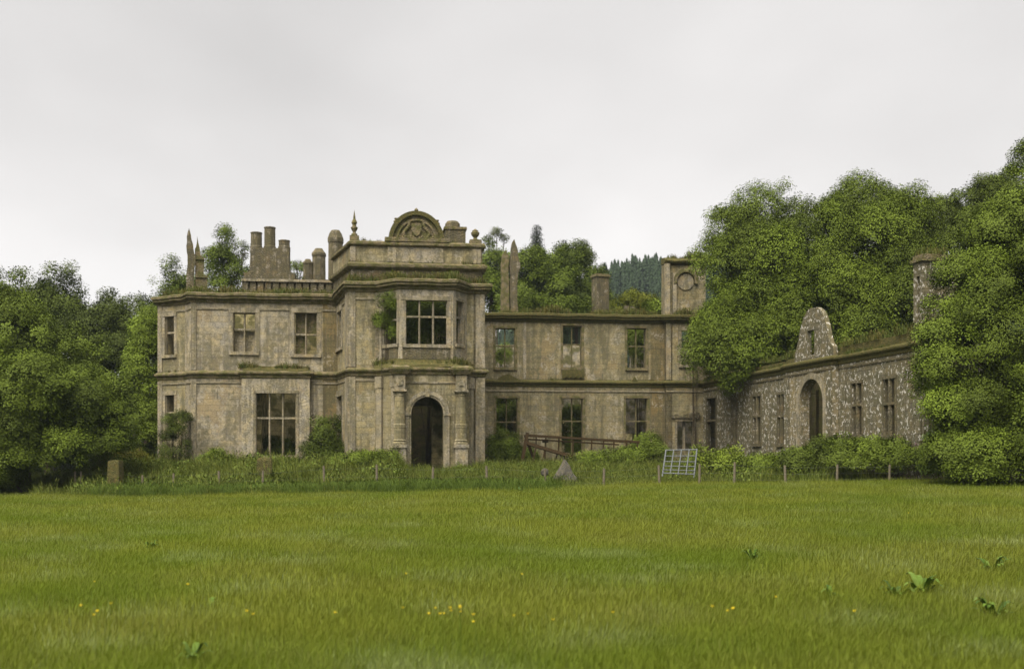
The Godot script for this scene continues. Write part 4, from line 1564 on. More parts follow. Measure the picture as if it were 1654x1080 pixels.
# ---------------------------------------------------------------- service range on the right
func build_range() -> void:
	var R0 := P(1129, 69.2)
	var R1 := P(1490, 44.3)
	RW = Wl.new(R0, R1)
	var h := thing("service_range", "long low stone range with pointed gable over an arched doorway", "outbuilding", Vector3(R1.x, 1.0, -55.0))
	var m := Msh.new()
	var wins := []
	for r in [[1142, 643, 1157, 729], [1182, 645, 1191, 720], [1217, 640, 1229, 716], [1257, 637, 1268, 716], [1377, 619, 1393, 702], [1428, 612, 1447, 702]]:
		wins.append(hole(RW, r))
	var sA := RW.s(1269)
	var sB := RW.s(1345)
	var top := 6.06
	wall_grid(m, RW, -0.3, sA + 0.3, 0.2, top, 0.26, wins)
	wall_grid(m, RW, sB - 0.2, RW.l, 0.2, top, 0.26, wins)
	obj("wall", m, M.range, h)
	for k in wins.size():
		window(h, RW, wins[k], 1 if k == 0 else 2, [0.42 + 0.02 * (k % 2)], M.old, 0.12, 0.03, 0.0, 0.14)
	# arched section stands forward
	var ga := RW.off(0.3)
	var g0 := ga.s(1269)
	var g1 := ga.s(1345)
	var al := ga.s(1293)
	var ar := ga.s(1331)
	var sp := ga.y(1312, 652)
	var cr := ga.y(1312, 612) - sp
	var ac := (al + ar) / 2
	m = Msh.new()
	var poly := PackedVector2Array([Vector2(g0, 0.2), Vector2(g0, top), Vector2(g1, top), Vector2(g1, 0.2), Vector2(ar, 0.2)])
	poly.append_array(arc(ac, sp, (ar - al) / 2, cr, 0.0, PI, 16))
	poly.append(Vector2(al, 0.2))
	prism(m, ga, poly, 0.0, -0.48)
	var gw := obj("gable_wall", m, M.spotted, h)
	gw.set_meta("label", "lichen spotted gable section with the arched doorway")
	m = Msh.new()
	var ring := arc(ac, sp, (ar - al) / 2 + 0.34, cr + 0.3, 0.0, PI, 18)
	ring.append_array(arc(ac, sp, (ar - al) / 2 + 0.01, cr + 0.01, PI, 0.0, 18))
	prism(m, ga, ring, 0.06, -0.02)
	ga.box(m, al - 0.34, al - 0.01, 0.3, sp, -0.02, 0.06)
	ga.box(m, ar + 0.01, ar + 0.34, 0.3, sp, -0.02, 0.06)
	obj("archivolt", m, M.trim, gw)
	m = Msh.new()
	var gq := gp(ga, [[1281, 592], [1283, 571], [1287, 557], [1290, 541], [1293, 527], [1297, 513], [1302, 503], [1309, 497], [1318, 496], [1325, 501], [1330, 511], [1334, 526], [1337, 542], [1340, 553], [1345, 560], [1345, 586]])
	var mid0 := ga.s(1303)
	var mid1 := ga.s(1314.5)
	var ylo := ga.y(1309, 573)
	var yhi := ga.y(1309, 533)
	for side in [0, 1, 2, 3]:
		var clip: PackedVector2Array
		match side:
			0: clip = PackedVector2Array([Vector2(g0 - 5, 0), Vector2(mid0, 0), Vector2(mid0, 20), Vector2(g0 - 5, 20)])
			1: clip = PackedVector2Array([Vector2(mid1, 0), Vector2(g1 + 5, 0), Vector2(g1 + 5, 20), Vector2(mid1, 20)])
			2: clip = PackedVector2Array([Vector2(mid0, 0), Vector2(mid1, 0), Vector2(mid1, ylo), Vector2(mid0, ylo)])
			3: clip = PackedVector2Array([Vector2(mid0, yhi), Vector2(mid1, yhi), Vector2(mid1, 20), Vector2(mid0, 20)])
		for piece in Geometry2D.intersect_polygons(gq, clip):
			prism(m, ga, piece, -0.04, -0.26)
	var gb := obj("pointed_gable", m, M.range, h)
	gb.set_meta("label", "ragged pointed gable with a slit window")
	m = Msh.new()
	mould(m, [RW.p(-0.3, 6.1), RW.p(g0 - 0.02, 6.1), ga.p(g0 - 0.02, 6.1), ga.p(g1 + 0.02, 6.1), RW.p(g1 + 0.02, 6.1), RW.p(RW.l, 6.1)], STRING, 0.012, 21)
	var so := obj("string_course", m, M.deepmoss, h)
	m = Msh.new()
	wall_grid(m, RW.off(-0.06), 0.0, g0 - 0.05, 6.0, 6.55, 0.5, [])
	wall_grid(m, RW.off(-0.06), g1 + 0.05, RW.l, 6.0, 6.7, 0.5, [])
	wall_grid(m, ga.off(-0.05), g0 + 0.03, g1 - 0.03, 6.0, 6.55, 0.5, [])
	obj("parapet", m, M.deepmoss, h)
	for e in [[RW.p(0.0, 5.72), RW.p(g0 - 0.02, 5.72)], [RW.p(g1 + 0.02, 5.72), RW.p(RW.l, 5.72)], [ga.p(g0, 5.72), ga.p(g1, 5.72)]]:
		m = Msh.new()
		mould(m, e, FILLET)
		obj("fillet", m, M.old, h)
	for e in [[ga, g0 + 0.004, g0 + 0.5], [ga, g1 - 0.5, g1 - 0.004], [RW, g1 + 0.35, g1 + 0.75], [RW, RW.l - 0.55, RW.l - 0.004]]:
		m = Msh.new()
		var ww: Wl = e[0]
		ww.box(m, e[1], e[2], 0.3, 5.64, -0.1, 0.08)
		obj("pilaster", m, M.range, h)
	# end wall towards the field, and the chimney stack on its corner
	var e1 := R1 + Vector2(0.975, -0.22).normalized() * 5.0
	var ew := Wl.new(R1, e1)
	m = Msh.new()
	wall_grid(m, ew, 0.0, ew.l, 0.2, 6.7, 0.6, [])
	ew.box(m, 0.0, 0.5, 0.3, 5.64, -0.1, 0.12)
	obj("end_wall", m, M.range, h)
	var t0 := RW.s(1476)
	var t1 := RW.l + 0.05
	var y0 := 6.3
	var y1 := PY(424, 44.6)
	m = Msh.new()
	RW.box(m, t0 + 0.02, t1 - 0.02, y0, y1, -1.5, -0.14)
	var stack := obj("chimney_stack", m, M.range, h)
	stack.set_meta("label", "tall square stack with a long sunk slit at the end of the range")
	m = Msh.new()
	var tm := (t0 + t1) / 2
	RW.box(m, t0, tm - 0.12, y0, y1 - 0.55, -0.2, 0.0)
	RW.box(m, tm + 0.12, t1, y0, y1 - 0.55, -0.2, 0.0)
	RW.box(m, t0, t1, y1 - 0.548, y1 + 0.01, -0.2, 0.003)
	RW.box(m, t1 - 0.24, t1 + 0.003, y0, y1 + 0.01, -1.5, -0.204)
	obj("stack_facing", m, M.range, stack)
	m = Msh.new()
	RW.box(m, t0 - 0.1, t1 + 0.1, y1 + 0.012, y1 + 0.14, -1.6, 0.1)
	RW.box(m, t0 - 0.02, t1 + 0.02, y1 + 0.142, y1 + 0.30, -1.52, 0.02)
	obj("cap", m, M.mossy, stack)
	# inside
	m = Msh.new()
	wall_grid(m, RW.off(-3.4), 1.0, RW.l, 0.2, 6.0, 0.5, [])
	obj("interior_wall", m, M.gloom, h)
	m = Msh.new()
	RW.box(m, ac + 0.6, ac + 0.9, 0.2, 5.0, -3.3, -1.0)
	RW.box(m, ac - 2.2, ac - 1.9, 0.2, 5.0, -3.3, -1.0)
	obj("interior_wall", m, M.gloom, h)
	var greens := [Color(0.09, 0.11, 0.02), Color(0.07, 0.09, 0.02), Color(0.12, 0.11, 0.03)]
	var xf := []
	var cs := []
	tufts_along([RW.p(0.0, 6.72, 0.0), RW.p(RW.l, 6.72, 0.0)], 0.5, 22.0, 0.9, greens, 81, xf, cs)
	tufts_along([RW.p(0.0, 6.3, 0.12), RW.p(RW.l, 6.3, 0.12)], 0.12, 14.0, 0.5, greens, 82, xf, cs)
	tufts_along([RW.p(t0, y1 + 0.3, 0.0), RW.p(t1, y1 + 0.3, 0.0)], 1.2, 50.0, 0.9, greens, 83, xf, cs)
	many("ledge_turf", mesh_short, xf, cs, M.blade, h)

# ---------------------------------------------------------------- trees
func foot(px: float, dist: float) -> Vector3:
	var p := P(px, dist)
	return Vector3(p.x, gy(p.x, p.y), p.y)

func build_trees() -> void:
	var g := "trees and thickets round the ruin"
	var mid := {"c0": Color(0.071, 0.098, 0.009), "c1": Color(0.113, 0.157, 0.015)}
	var mk := func(extra: Dictionary) -> Dictionary:
		var d := mid.duplicate()
		d.merge(extra, true)
		return d
	# left
	tree("broadleaf_tree", "large round leafy tree filling the left edge, its skirts down to the grass", g, foot(40, 53.0), 0.35,
		[lobe(15, 578, 92, 88, 52.5), lobe(-70, 560, 110, 120, 53), lobe(100, 635, 56, 85, 52), lobe(135, 690, 56, 62, 51.5), lobe(30, 670, 110, 85, 51), lobe(-70, 690, 110, 90, 51), lobe(142, 708, 34, 34, 51), lobe(-20, 735, 60, 45, 49.5), lobe(60, 580, 50, 46, 54)],
		mk.call({"seed": 301, "sub": 1.05, "size": 0.75, "dense": 1.15, "low": -0.9}))
	tree("background_tree", "spreading topped darker tree rising behind the large left tree", g, foot(80, 80.0), 0.3,
		[lobe(82, 462, 34, 20, 80), lobe(70, 500, 52, 34, 80), lobe(98, 490, 24, 22, 80), lobe(-6, 455, 16, 16, 80), lobe(40, 540, 90, 60, 80), lobe(118, 505, 14, 12, 80)],
		mk.call({"seed": 302, "sub": 0.9, "dense": 0.8, "size": 1.15, "c0": Color(0.049, 0.067, 0.007), "c1": Color(0.072, 0.100, 0.009)}))
	tree("dark_tree", "dense dark tree between the large left tree and the ivy clad column", g, foot(180, 74.0), 0.4,
		[lobe(205, 540, 46, 40, 74), lobe(160, 555, 50, 55, 74), lobe(190, 620, 60, 80, 73), lobe(140, 640, 50, 90, 73), lobe(238, 540, 30, 50, 75), lobe(190, 700, 60, 50, 72), lobe(120, 560, 40, 36, 76), lobe(60, 690, 90, 70, 72), lobe(-40, 680, 90, 90, 72)],
		mk.call({"seed": 303, "sub": 1.0, "dense": 0.95, "size": 1.0, "c0": Color(0.036, 0.050, 0.005), "c1": Color(0.060, 0.082, 0.009)}))
	tree("ivy_clad_trunk", "bright ivy clad column of a tree against the left corner of the mansion", g, foot(236, 65.0), 0.25,
		[lobe(240, 535, 25, 32, 65), lobe(236, 585, 28, 38, 65), lobe(230, 630, 25, 40, 65), lobe(232, 680, 26, 45, 64.5), lobe(246, 710, 20, 30, 63.5)],
		mk.call({"seed": 304, "sub": 0.5, "dense": 1.15, "size": 0.8, "droop": 0.3, "c0": Color(0.107, 0.147, 0.014), "c1": Color(0.165, 0.228, 0.023), "mesh": mesh_droop}))
	# behind the left wing
	tree("background_tree", "drooping rounded tree behind the mansion's left corner", g, foot(280, 84.0), 0.3,
		[lobe(288, 455, 22, 30, 84), lobe(275, 480, 22, 24, 84), lobe(305, 490, 30, 30, 84)], mk.call({"seed": 305, "sub": 0.6, "dense": 0.8, "droop": 0.25}))
	tree("young_tree", "loose young tree growing up between the dormer remnant and the triple chimney", g, foot(362, 82.0), 0.2,
		[lobe(358, 386, 14, 9, 82), lobe(352, 420, 15, 16, 82), lobe(376, 416, 20, 24, 82), lobe(350, 450, 26, 24, 82), lobe(382, 445, 24, 28, 82), lobe(335, 465, 20, 16, 82), lobe(392, 410, 8, 8, 82)],
		mk.call({"seed": 306, "sub": 0.5, "dense": 0.75, "size": 0.9}))
	tree("young_tree", "small tree showing between the two left chimneys", g, foot(478, 82.0), 0.15,
		[lobe(476, 428, 7, 8, 82), lobe(484, 442, 12, 12, 82)], mk.call({"seed": 307, "sub": 0.35, "dense": 0.7, "size": 0.8}))
	# behind the middle wing
	tree("background_tree", "pale green tree directly right of the tall bay's attic", g, foot(795, 92.0), 0.3,
		[lobe(795, 440, 24, 32, 92), lobe(800, 480, 34, 34, 92), lobe(776, 470, 24, 34, 92)], mk.call({"seed": 308, "sub": 0.8, "dense": 0.9, "size": 1.1}))
	tree("sparse_tree", "thin bare stemmed tree with small leaf tufts beside the bay's urn", g, foot(803, 100.0), 0.12,
		[lobe(803, 378, 6, 6, 100), lobe(788, 388, 4, 4, 100), lobe(815, 390, 4, 7, 100), lobe(797, 395, 3, 3, 100), lobe(804, 410, 5, 8, 100)],
		mk.call({"seed": 309, "sub": 0.3, "dense": 0.55, "size": 0.8, "c0": Color(0.036, 0.050, 0.005), "c1": Color(0.061, 0.073, 0.007)}))
	tree("broadleaf_tree", "broad mid green tree behind the two finned gable", g, foot(872, 90.0), 0.35,
		[lobe(862, 440, 34, 30, 90), lobe(885, 470, 44, 44, 90), lobe(848, 480, 34, 40, 89), lobe(900, 440, 26, 26, 91)], mk.call({"seed": 310, "sub": 0.8, "dense": 0.95, "size": 1.1}))
	tree("dark_tree", "darker rounded tree between the spruces and the lone chimney", g, foot(930, 93.0), 0.35,
		[lobe(925, 430, 30, 30, 93), lobe(935, 465, 34, 40, 93), lobe(915, 490, 40, 30, 92), lobe(955, 490, 28, 30, 92)],
		mk.call({"seed": 311, "sub": 0.8, "dense": 0.95, "size": 1.1, "c0": Color(0.053, 0.074, 0.008), "c1": Color(0.085, 0.117, 0.011)}))
	tree("sparse_tree", "wispy little tree top left of the lone chimney", g, foot(944, 100.0), 0.1,
		[lobe(942, 402, 6, 7, 100), lobe(951, 412, 5, 5, 100), lobe(945, 420, 7, 8, 100)],
		mk.call({"seed": 312, "sub": 0.3, "dense": 0.55, "size": 0.8, "c0": Color(0.036, 0.050, 0.005), "c1": Color(0.061, 0.073, 0.007)}))
	spruce("tallest spruce, its spire above the trees behind the middle wing", 867, 364, 118.0, 1)
	spruce("shorter dark spruce right of the tallest one", 910, 387, 118.0, 2)
	spruce("small spruce tip at the left edge of the far plantation", 975, 425, 150.0, 3)
	bush("wall_shrub", "yellow green shrub growing on the wall head right of the lone chimney", g,
		[lobe(1030, 484, 22, 9, 78), lobe(1008, 500, 25, 14, 80), lobe(1050, 500, 20, 14, 80)], mk.call({"seed": 313, "sub": 0.35, "size": 0.8, "c0": Color(0.096, 0.121, 0.012), "c1": Color(0.157, 0.168, 0.016)}))
	bush("wall_shrub", "low leafy scrub behind the middle wing's mossy cornice", g,
		[lobe(850, 500, 40, 16, 76), lobe(905, 500, 40, 14, 77), lobe(1062, 500, 14, 12, 76)], mk.call({"seed": 314, "sub": 0.4, "size": 0.9}))
	# right: tall willows behind and over the service range
	tree("willow_tree", "huge billowing willow overhanging the corner of mansion and service range", g, foot(1290, 66.0), 0.5,
		[lobe(1322, 372, 60, 46, 66), lobe(1398, 368, 54, 44, 66), lobe(1250, 375, 52, 50, 65.5), lobe(1195, 435, 42, 62, 65), lobe(1178, 480, 42, 80, 63.5, 2.0), lobe(1160, 545, 22, 46, 63, 1.4), lobe(1240, 480, 66, 80, 64), lobe(1310, 440, 76, 80, 65), lobe(1215, 545, 58, 46, 62.5, 1.8), lobe(1186, 555, 36, 42, 62.5, 1.4), lobe(1256, 545, 36, 38, 62, 1.6), lobe(1300, 530, 60, 60, 64)],
		mk.call({"seed": 321, "c0": Color(0.082, 0.112, 0.010), "c1": Color(0.130, 0.180, 0.016), "sub": 1.35, "dense": 1.1, "size": 0.85, "droop": 0.3, "mesh": mesh_droop, "low": -0.9}))
	tree("willow_tree", "second drooping willow behind the range, right of the pointed gable", g, foot(1420, 58.5), 0.4,
		[lobe(1405, 430, 66, 66, 59), lobe(1462, 400, 48, 60, 59), lobe(1380, 500, 46, 52, 58), lobe(1440, 490, 56, 66, 57.5), lobe(1365, 540, 30, 26, 57.5), lobe(1470, 500, 34, 60, 56.5)],
		mk.call({"seed": 322, "sub": 1.25, "dense": 1.1, "size": 0.8, "droop": 0.3, "mesh": mesh_droop, "low": -0.9, "c0": Color(0.075, 0.103, 0.009), "c1": Color(0.116, 0.159, 0.015)}))
	tree("dark_tree", "dark leaved tree rising behind the tall chimney stack", g, foot(1530, 64.0), 0.4,
		[lobe(1510, 372, 46, 44, 64), lobe(1565, 345, 56, 46, 64), lobe(1625, 338, 50, 46, 64), lobe(1570, 420, 80, 60, 63), lobe(1480, 420, 40, 50, 64), lobe(1668, 285, 40, 46, 65), lobe(1640, 300, 12, 8, 64)],
		mk.call({"seed": 323, "sub": 1.1, "size": 0.8, "dense": 0.95, "c0": Color(0.061, 0.083, 0.008), "c1": Color(0.096, 0.131, 0.013)}))
	tree("broadleaf_tree", "near leafy tree at the right edge in front of the range's end wall", g, foot(1620, 41.0), 0.3,
		[lobe(1580, 480, 50, 58, 41), lobe(1650, 400, 58, 84, 41.5), lobe(1563, 580, 54, 60, 40.5), lobe(1625, 560, 72, 90, 40.5), lobe(1585, 660, 58, 60, 40), lobe(1650, 670, 60, 70, 39.5), lobe(1610, 738, 60, 40, 39.5), lobe(1556, 745, 36, 30, 40), lobe(1670, 740, 60, 45, 39), lobe(1720, 500, 80, 160, 41), lobe(1700, 680, 70, 80, 40), lobe(1545, 650, 30, 44, 40.5), lobe(1612, 405, 40, 40, 42), lobe(1565, 722, 34, 26, 39.5)],
		mk.call({"seed": 324, "sub": 0.9, "dense": 1.1, "size": 0.65, "low": -0.9, "c0": Color(0.075, 0.103, 0.009), "c1": Color(0.120, 0.168, 0.016)}))

func spruce(label: String, px: float, top: float, dist: float, sd: int) -> void:
	var b := foot(px, dist)
	var h := PY(top, dist) - b.y
	var t := thing("spruce_tree", label, "spruce", b, "spruces behind the ruin")
	var m := Msh.new()
	m.tube(b, b + Vector3(0, h, 0), 0.3, 0.02, 7)
	obj("trunk", m, M.bark, t)
	var rng := RandomNumberGenerator.new()
	rng.seed = sd * 17
	var xf := []
	var cs := []
	var y := h * 0.2
	while y < h - 0.1:
		var r := (h - y) * 0.25 + 0.12
		var k := 8 + int(r * 3.5)
		for i in k:
			var a := rng.randf() * TAU
			var reach := r * rng.randf_range(0.6, 1.15)
			var n := int(reach / 0.32) + 1
			for j in n:
				var q := reach * (j + 0.6) / n
				var p := b + Vector3(cos(a) * q, y - q * 0.28 + rng.randf_range(-0.1, 0.1), sin(a) * q)
				var s := rng.randf_range(0.9, 1.4)
				xf.append(Transform3D(Basis(Vector3.UP, rng.randf() * TAU).scaled(Vector3(s, s * 0.55, s)), p))
				cs.append(Color(0.045, 0.065, 0.024) * rng.randf_range(0.75, 1.25))
		y += 0.26
	many("crown", mesh_fine, xf, cs, M.leaf, t)

# ---------------------------------------------------------------- the yard before the house
func fence_dist(px: float) -> float:
	return lerpf(50.2, 42.6, clampf((px - 120.0) / 1500.0, 0, 1))

func front_dist(px: float) -> float:     # how far the nearest wall stands in that column
	if px < 308: return 60.6
	if px < 545: return 59.4
	if px < 606: return 57.0
	if px < 765: return 55.7
	if px < 785: return 57.9
	if px < 1128: return 66.6
	if px < 1490: return -RW.p(RW.s(px), 0, 0.3).z - 0.3
	return 43.6

func build_yard() -> void:
	var rng := RandomNumberGenerator.new()
	rng.seed = 90
	var g := "bushes along the foot of the ruin"
	var c := {"c0": Color(0.072, 0.100, 0.009), "c1": Color(0.118, 0.162, 0.016), "sub": 0.33, "size": 0.62, "low": -0.6, "mesh": mesh_leaf}
	var mk := func(extra: Dictionary) -> Dictionary:
		var d := c.duplicate()
		d.merge(extra, true)
		return d
	bush("bramble_bush", "bramble heap against the left foot of the tall bay", g, [lobe(592, 752, 44, 18, 55.6), lobe(556, 758, 34, 14, 55.4), lobe(622, 752, 18, 20, 55.3)], mk.call({"seed": 401}))
	bush("bush", "thin dark shrub below the narrow windows at the mansion's left corner", g, [lobe(284, 722, 19, 22, 59.4), lobe(292, 690, 9, 24, 59.6), lobe(276, 700, 9, 22, 59.6)], mk.call({"seed": 402, "dense": 0.6, "size": 0.5, "c0": Color(0.045, 0.063, 0.006), "c1": Color(0.071, 0.095, 0.009)}))
	bush("ivy_bush", "dark ivy bush in the corner between left wing and tall bay", g, [lobe(530, 700, 20, 26, 59.4), lobe(518, 730, 26, 26, 59.2), lobe(538, 735, 16, 24, 58.8)], mk.call({"seed": 403, "c0": Color(0.050, 0.069, 0.007), "c1": Color(0.080, 0.111, 0.011)}))
	bush("bush", "shrub under the first ground floor window of the middle wing", g, [lobe(815, 722, 22, 20, 66.3), lobe(838, 738, 26, 12, 66), lobe(800, 735, 14, 18, 66)], mk.call({"seed": 404}))
	bush("bush", "leafy bush at the foot of the wall left of the metal gate", g, [lobe(1048, 722, 18, 20, 64), lobe(1030, 742, 24, 12, 63), lobe(1066, 738, 14, 16, 62)], mk.call({"seed": 405}))
	bush("bush", "light green leafy bush just right of the metal gate", g, [lobe(1148, 751, 24, 14, 49.5), lobe(1178, 748, 24, 13, 50), lobe(1135, 745, 12, 10, 50)], mk.call({"seed": 406, "size": 0.75, "c0": Color(0.097, 0.134, 0.013), "c1": Color(0.157, 0.202, 0.020)}))
	bush("bush", "low bush between the gate's bush and the overgrown mound", g, [lobe(1240, 757, 26, 11, 49), lobe(1208, 757, 18, 9, 49), lobe(1280, 752, 24, 12, 48.5)], mk.call({"seed": 407}))
	bush("bush", "left flank of the dark overgrown mound below the arched doorway", g, [lobe(1310, 742, 34, 14, 47.5), lobe(1288, 748, 20, 10, 47.2), lobe(1330, 732, 30, 14, 48)], mk.call({"seed": 408, "c0": Color(0.056, 0.075, 0.008), "c1": Color(0.090, 0.126, 0.012)}))
	bush("bush", "highest part of the overgrown mound under the range windows", g, [lobe(1375, 732, 38, 16, 47.2), lobe(1410, 728, 34, 15, 46.8), lobe(1390, 746, 40, 12, 46.3)], mk.call({"seed": 409}))
	bush("bush", "right flank of the overgrown mound near the chimney stack", g, [lobe(1446, 737, 34, 14, 45.5), lobe(1478, 747, 24, 10, 44), lobe(1430, 750, 36, 10, 45)], mk.call({"seed": 410}))
	bush("bush", "yellow green clump of weeds right of the left stone pier", g, [lobe(222, 762, 24, 10, 54), lobe(238, 758, 12, 8, 54)], mk.call({"seed": 411, "size": 0.5, "c0": Color(0.120, 0.157, 0.015), "c1": Color(0.178, 0.205, 0.020)}))
	bush("bush", "rounded dark clump before the left wing's blank wall", g, [lobe(350, 748, 22, 14, 58), lobe(332, 752, 18, 10, 58)], mk.call({"seed": 412}))
	bush("bush", "tawny seeding thicket at the left end of the weeds", g, [lobe(168, 757, 20, 13, 54), lobe(205, 744, 32, 10, 57)], mk.call({"seed": 413, "dense": 0.8, "size": 0.5, "c0": Color(0.107, 0.106, 0.010), "c1": Color(0.143, 0.140, 0.014)}))
	bush("bush", "nettle clump in front of the rusty frame's right end", g, [lobe(985, 748, 40, 10, 57), lobe(1010, 742, 30, 10, 58), lobe(950, 750, 30, 8, 57)], mk.call({"seed": 414}))
	# ivy and saplings on and inside the shell
	bush("ivy_plant", "ivy hanging in the left light of the oriel", "ivy and trees within the walls", [lobe(627, 490, 13, 16, 56.9, 0.5), lobe(619, 522, 11, 15, 56.9, 0.4), lobe(633, 540, 9, 18, 57.4, 0.4)], mk.call({"seed": 415, "sub": 0.25, "size": 0.5}), "ivy")
	bush("inner_tree", "leafy tree growing inside the shell behind the oriel window", "ivy and trees within the walls", [lobe(690, 530, 40, 34, 60.5), lobe(660, 510, 24, 30, 61), lobe(722, 520, 30, 34, 60.5), lobe(690, 575, 50, 30, 60)], mk.call({"seed": 416, "sub": 0.45, "size": 0.8, "c0": Color(0.069, 0.095, 0.009), "c1": Color(0.113, 0.157, 0.015)}), "tree")
	bush("inner_tree", "greenery behind the middle ground floor window of the set back wing", "ivy and trees within the walls", [lobe(922, 690, 18, 32, 70.5), lobe(930, 720, 18, 20, 70)], mk.call({"seed": 417}), "tree")
	bush("inner_tree", "greenery filling the third upper window of the set back wing", "ivy and trees within the walls", [lobe(1028, 570, 16, 26, 71), lobe(1034, 545, 14, 14, 71)], mk.call({"seed": 418, "c0": Color(0.089, 0.121, 0.012), "c1": Color(0.138, 0.190, 0.019)}), "tree")
	bush("inner_tree", "sapling behind the first windows of the set back wing", "ivy and trees within the walls", [lobe(812, 580, 9, 14, 70.5), lobe(818, 660, 18, 24, 70.5), lobe(808, 690, 12, 26, 70)], mk.call({"seed": 419}), "tree")
	bush("inner_bush", "dark scrub inside the left wing behind the great window", "ivy and trees within the walls", [lobe(428, 722, 16, 14, 62.5), lobe(455, 728, 14, 9, 62.3), lobe(470, 726, 10, 12, 62.5)], mk.call({"seed": 420, "c0": Color(0.041, 0.055, 0.006), "c1": Color(0.061, 0.084, 0.009)}))
	bush("ivy_plant", "spray of ivy down the corner of the projecting block by the willow", "ivy and trees within the walls", [lobe(1124, 580, 7, 14, 66.8, 0.3), lobe(1122, 545, 6, 12, 66.8, 0.3)], mk.call({"seed": 421, "sub": 0.25, "size": 0.5}), "ivy")
	# purple blossoms
	blossom("rhododendron purple with blossom between the left tree and the ivy clad column", 203, 704, 62.0, 1, 26)
	blossom("purple flowers beside the near tree and the range's end wall", 1518, 722, 43.4, 2, 34)

	# rough growth of the yard: nobody could count it
	var xf := []
	var cs := []
	var xg := []
	var cg := []
	var f := FastNoiseLite.new()
	f.seed = 44
	f.frequency = 0.35
	for i in 42000:
		var px := rng.randf_range(60, 1560)
		var d := rng.randf_range(46.0, 66.0)
		var fd := fence_dist(px)
		if d > front_dist(px) or d < fd - 2.4:
			continue
		var p := P(px, d)
		var lush := 1.0 if px < 650 else (0.45 if px < 1120 else 0.75)
		if px > 650 and px < 735 and d > 50.0:
			lush = 0.2
		if px > 1230 and d < fd + 0.4:
			lush = 0.3
		lush *= clampf(0.75 + f.get_noise_2d(p.x, p.y) * 1.4, 0.1, 1.4)
		if rng.randf() > 0.35 + 0.5 * lush:
			continue
		var y := gy(p.x, p.y)
		var t := Basis(Vector3.UP, rng.randf() * TAU)
		var tone := rng.randf_range(0.7, 1.25)
		if rng.randf() < 0.22 * lush:
			var s := rng.randf_range(0.5, 1.0) * (0.45 + 0.5 * lush)
			xf.append(Transform3D(t.scaled(Vector3(s, s * 1.3, s)), Vector3(p.x, y + 0.28 * s, p.y)))
			cs.append(Color(0.075, 0.12, 0.016).lerp(Color(0.125, 0.16, 0.024), rng.randf()) * tone)
		else:
			var s := rng.randf_range(1.0, 2.1) * (0.5 + 0.6 * lush)
			xg.append(Transform3D(t.scaled(Vector3(s, s, s)), Vector3(p.x, y - 0.03, p.y)))
			cg.append(Color(0.085, 0.125, 0.016).lerp(Color(0.15, 0.165, 0.03), rng.randf()) * tone)
	tag(many("weeds", mesh_fine, xf, cs, M.leaf, self), "leafy weeds and nettles in the yard before the mansion", "weeds")
	tag(many("rough_grass", mesh_rough, xg, cg, M.blade, self), "tall rough grass growing between fence and walls", "grass")
	# the dark fringe of tall grass along the edge of the meadow on the left
	xg = []
	cg = []
	for i in 13000:
		var px := rng.randf_range(150, 900)
		var edge := fence_dist(px) - 2.2 + 0.8 * f.get_noise_1d(px * 0.05)
		var d := edge + absf(rng.randfn()) * 1.1
		if px > 640 and rng.randf() < (px - 640) / 300.0:
			continue
		var p := P(px, d)
		var s := rng.randf_range(1.0, 1.8)
		xg.append(Transform3D(Basis(Vector3.UP, rng.randf() * TAU).scaled(Vector3(s, s, s)), Vector3(p.x, gy(p.x, p.y) - 0.03, p.y)))
		cg.append(Color(0.070, 0.115, 0.014).lerp(Color(0.105, 0.15, 0.02), rng.randf()) * rng.randf_range(0.8, 1.2))
	tag(many("tall_grass", mesh_rough, xg, cg, M.blade, self), "dark fringe of tall grass along the far edge of the meadow", "grass")

	# mossy stone piers
	var at := foot(186, 49.4)
	var pier := thing("stone_pier", "squat mossy square pier standing in the weeds at the far left", "pier", at, "old stone piers in the weeds")
	var m := Msh.new()
	m.lathe(at, [[0.40, -0.1], [0.39, 0.5], [0.36, PY(748, 49.4) - at.y], [0.33, PY(744, 49.4) - at.y], [0.0, PY(742.5, 49.4) - at.y]], 4, 0.9, PI / 4 + 0.1)
	obj("shaft", m, M.deepmoss, pier)
	at = foot(427, 51.0)
	pier = thing("stone_pier", "taller broken pier with ochre moss in front of the great window", "pier", at, "old stone piers in the weeds")
	m = Msh.new()
	m.lathe(at, [[0.46, -0.1], [0.45, 0.62], [0.47, 0.66], [0.46, PY(743, 51) - at.y], [0.40, PY(739, 51) - at.y], [0.0, PY(738, 51) - at.y]], 4, 1.0, PI / 4 - 0.15)
	obj("shaft", m, M.deepmoss, pier)
	for k in 6:
		var q := foot(412 + k * 6.0, 50.2 - 0.12 * (k % 3))
		var rk := thing("rubble_stone", "pale fallen stone at the foot of the broken pier", "stone", q, "fallen stones round the broken pier")
		m = Msh.new()
		rock(m, Vector3(q.x, q.y + 0.22, q.z), Vector3(0.17, 0.13, 0.14) * rng.randf_range(0.8, 1.3), 500 + k)
		obj("stone", m, M.trim, rk)
	# grey boulder
	at = foot(912, 49.6)
	var bd := thing("boulder", "grey tent shaped boulder lying in the grass before the middle wing", "boulder", at)
	m = Msh.new()
	var by := at.y
	var hh := PY(737, 49.6) - by
	rock_cone(m, at, 0.60, hh * 0.92, 11)
	obj("stone", m, M.rock, bd)
	for e in [[880.0, 762.0, 0.16], [905.0, 770.0, 0.13]]:
		var q := foot(e[0], 48.6)
		var rk := thing("rubble_stone", "small pale stone in the grass left of the grey boulder" if e[0] < 890 else "small pale stone in the grass in front of the grey boulder", "stone", q)
		m = Msh.new()
		rock(m, Vector3(q.x, PY(e[1], 48.6), q.z), Vector3(1.1, 1.0, 1) * e[2], 40)
		obj("stone", m, M.rock, rk)
	rusty_frame()
	field_gate()
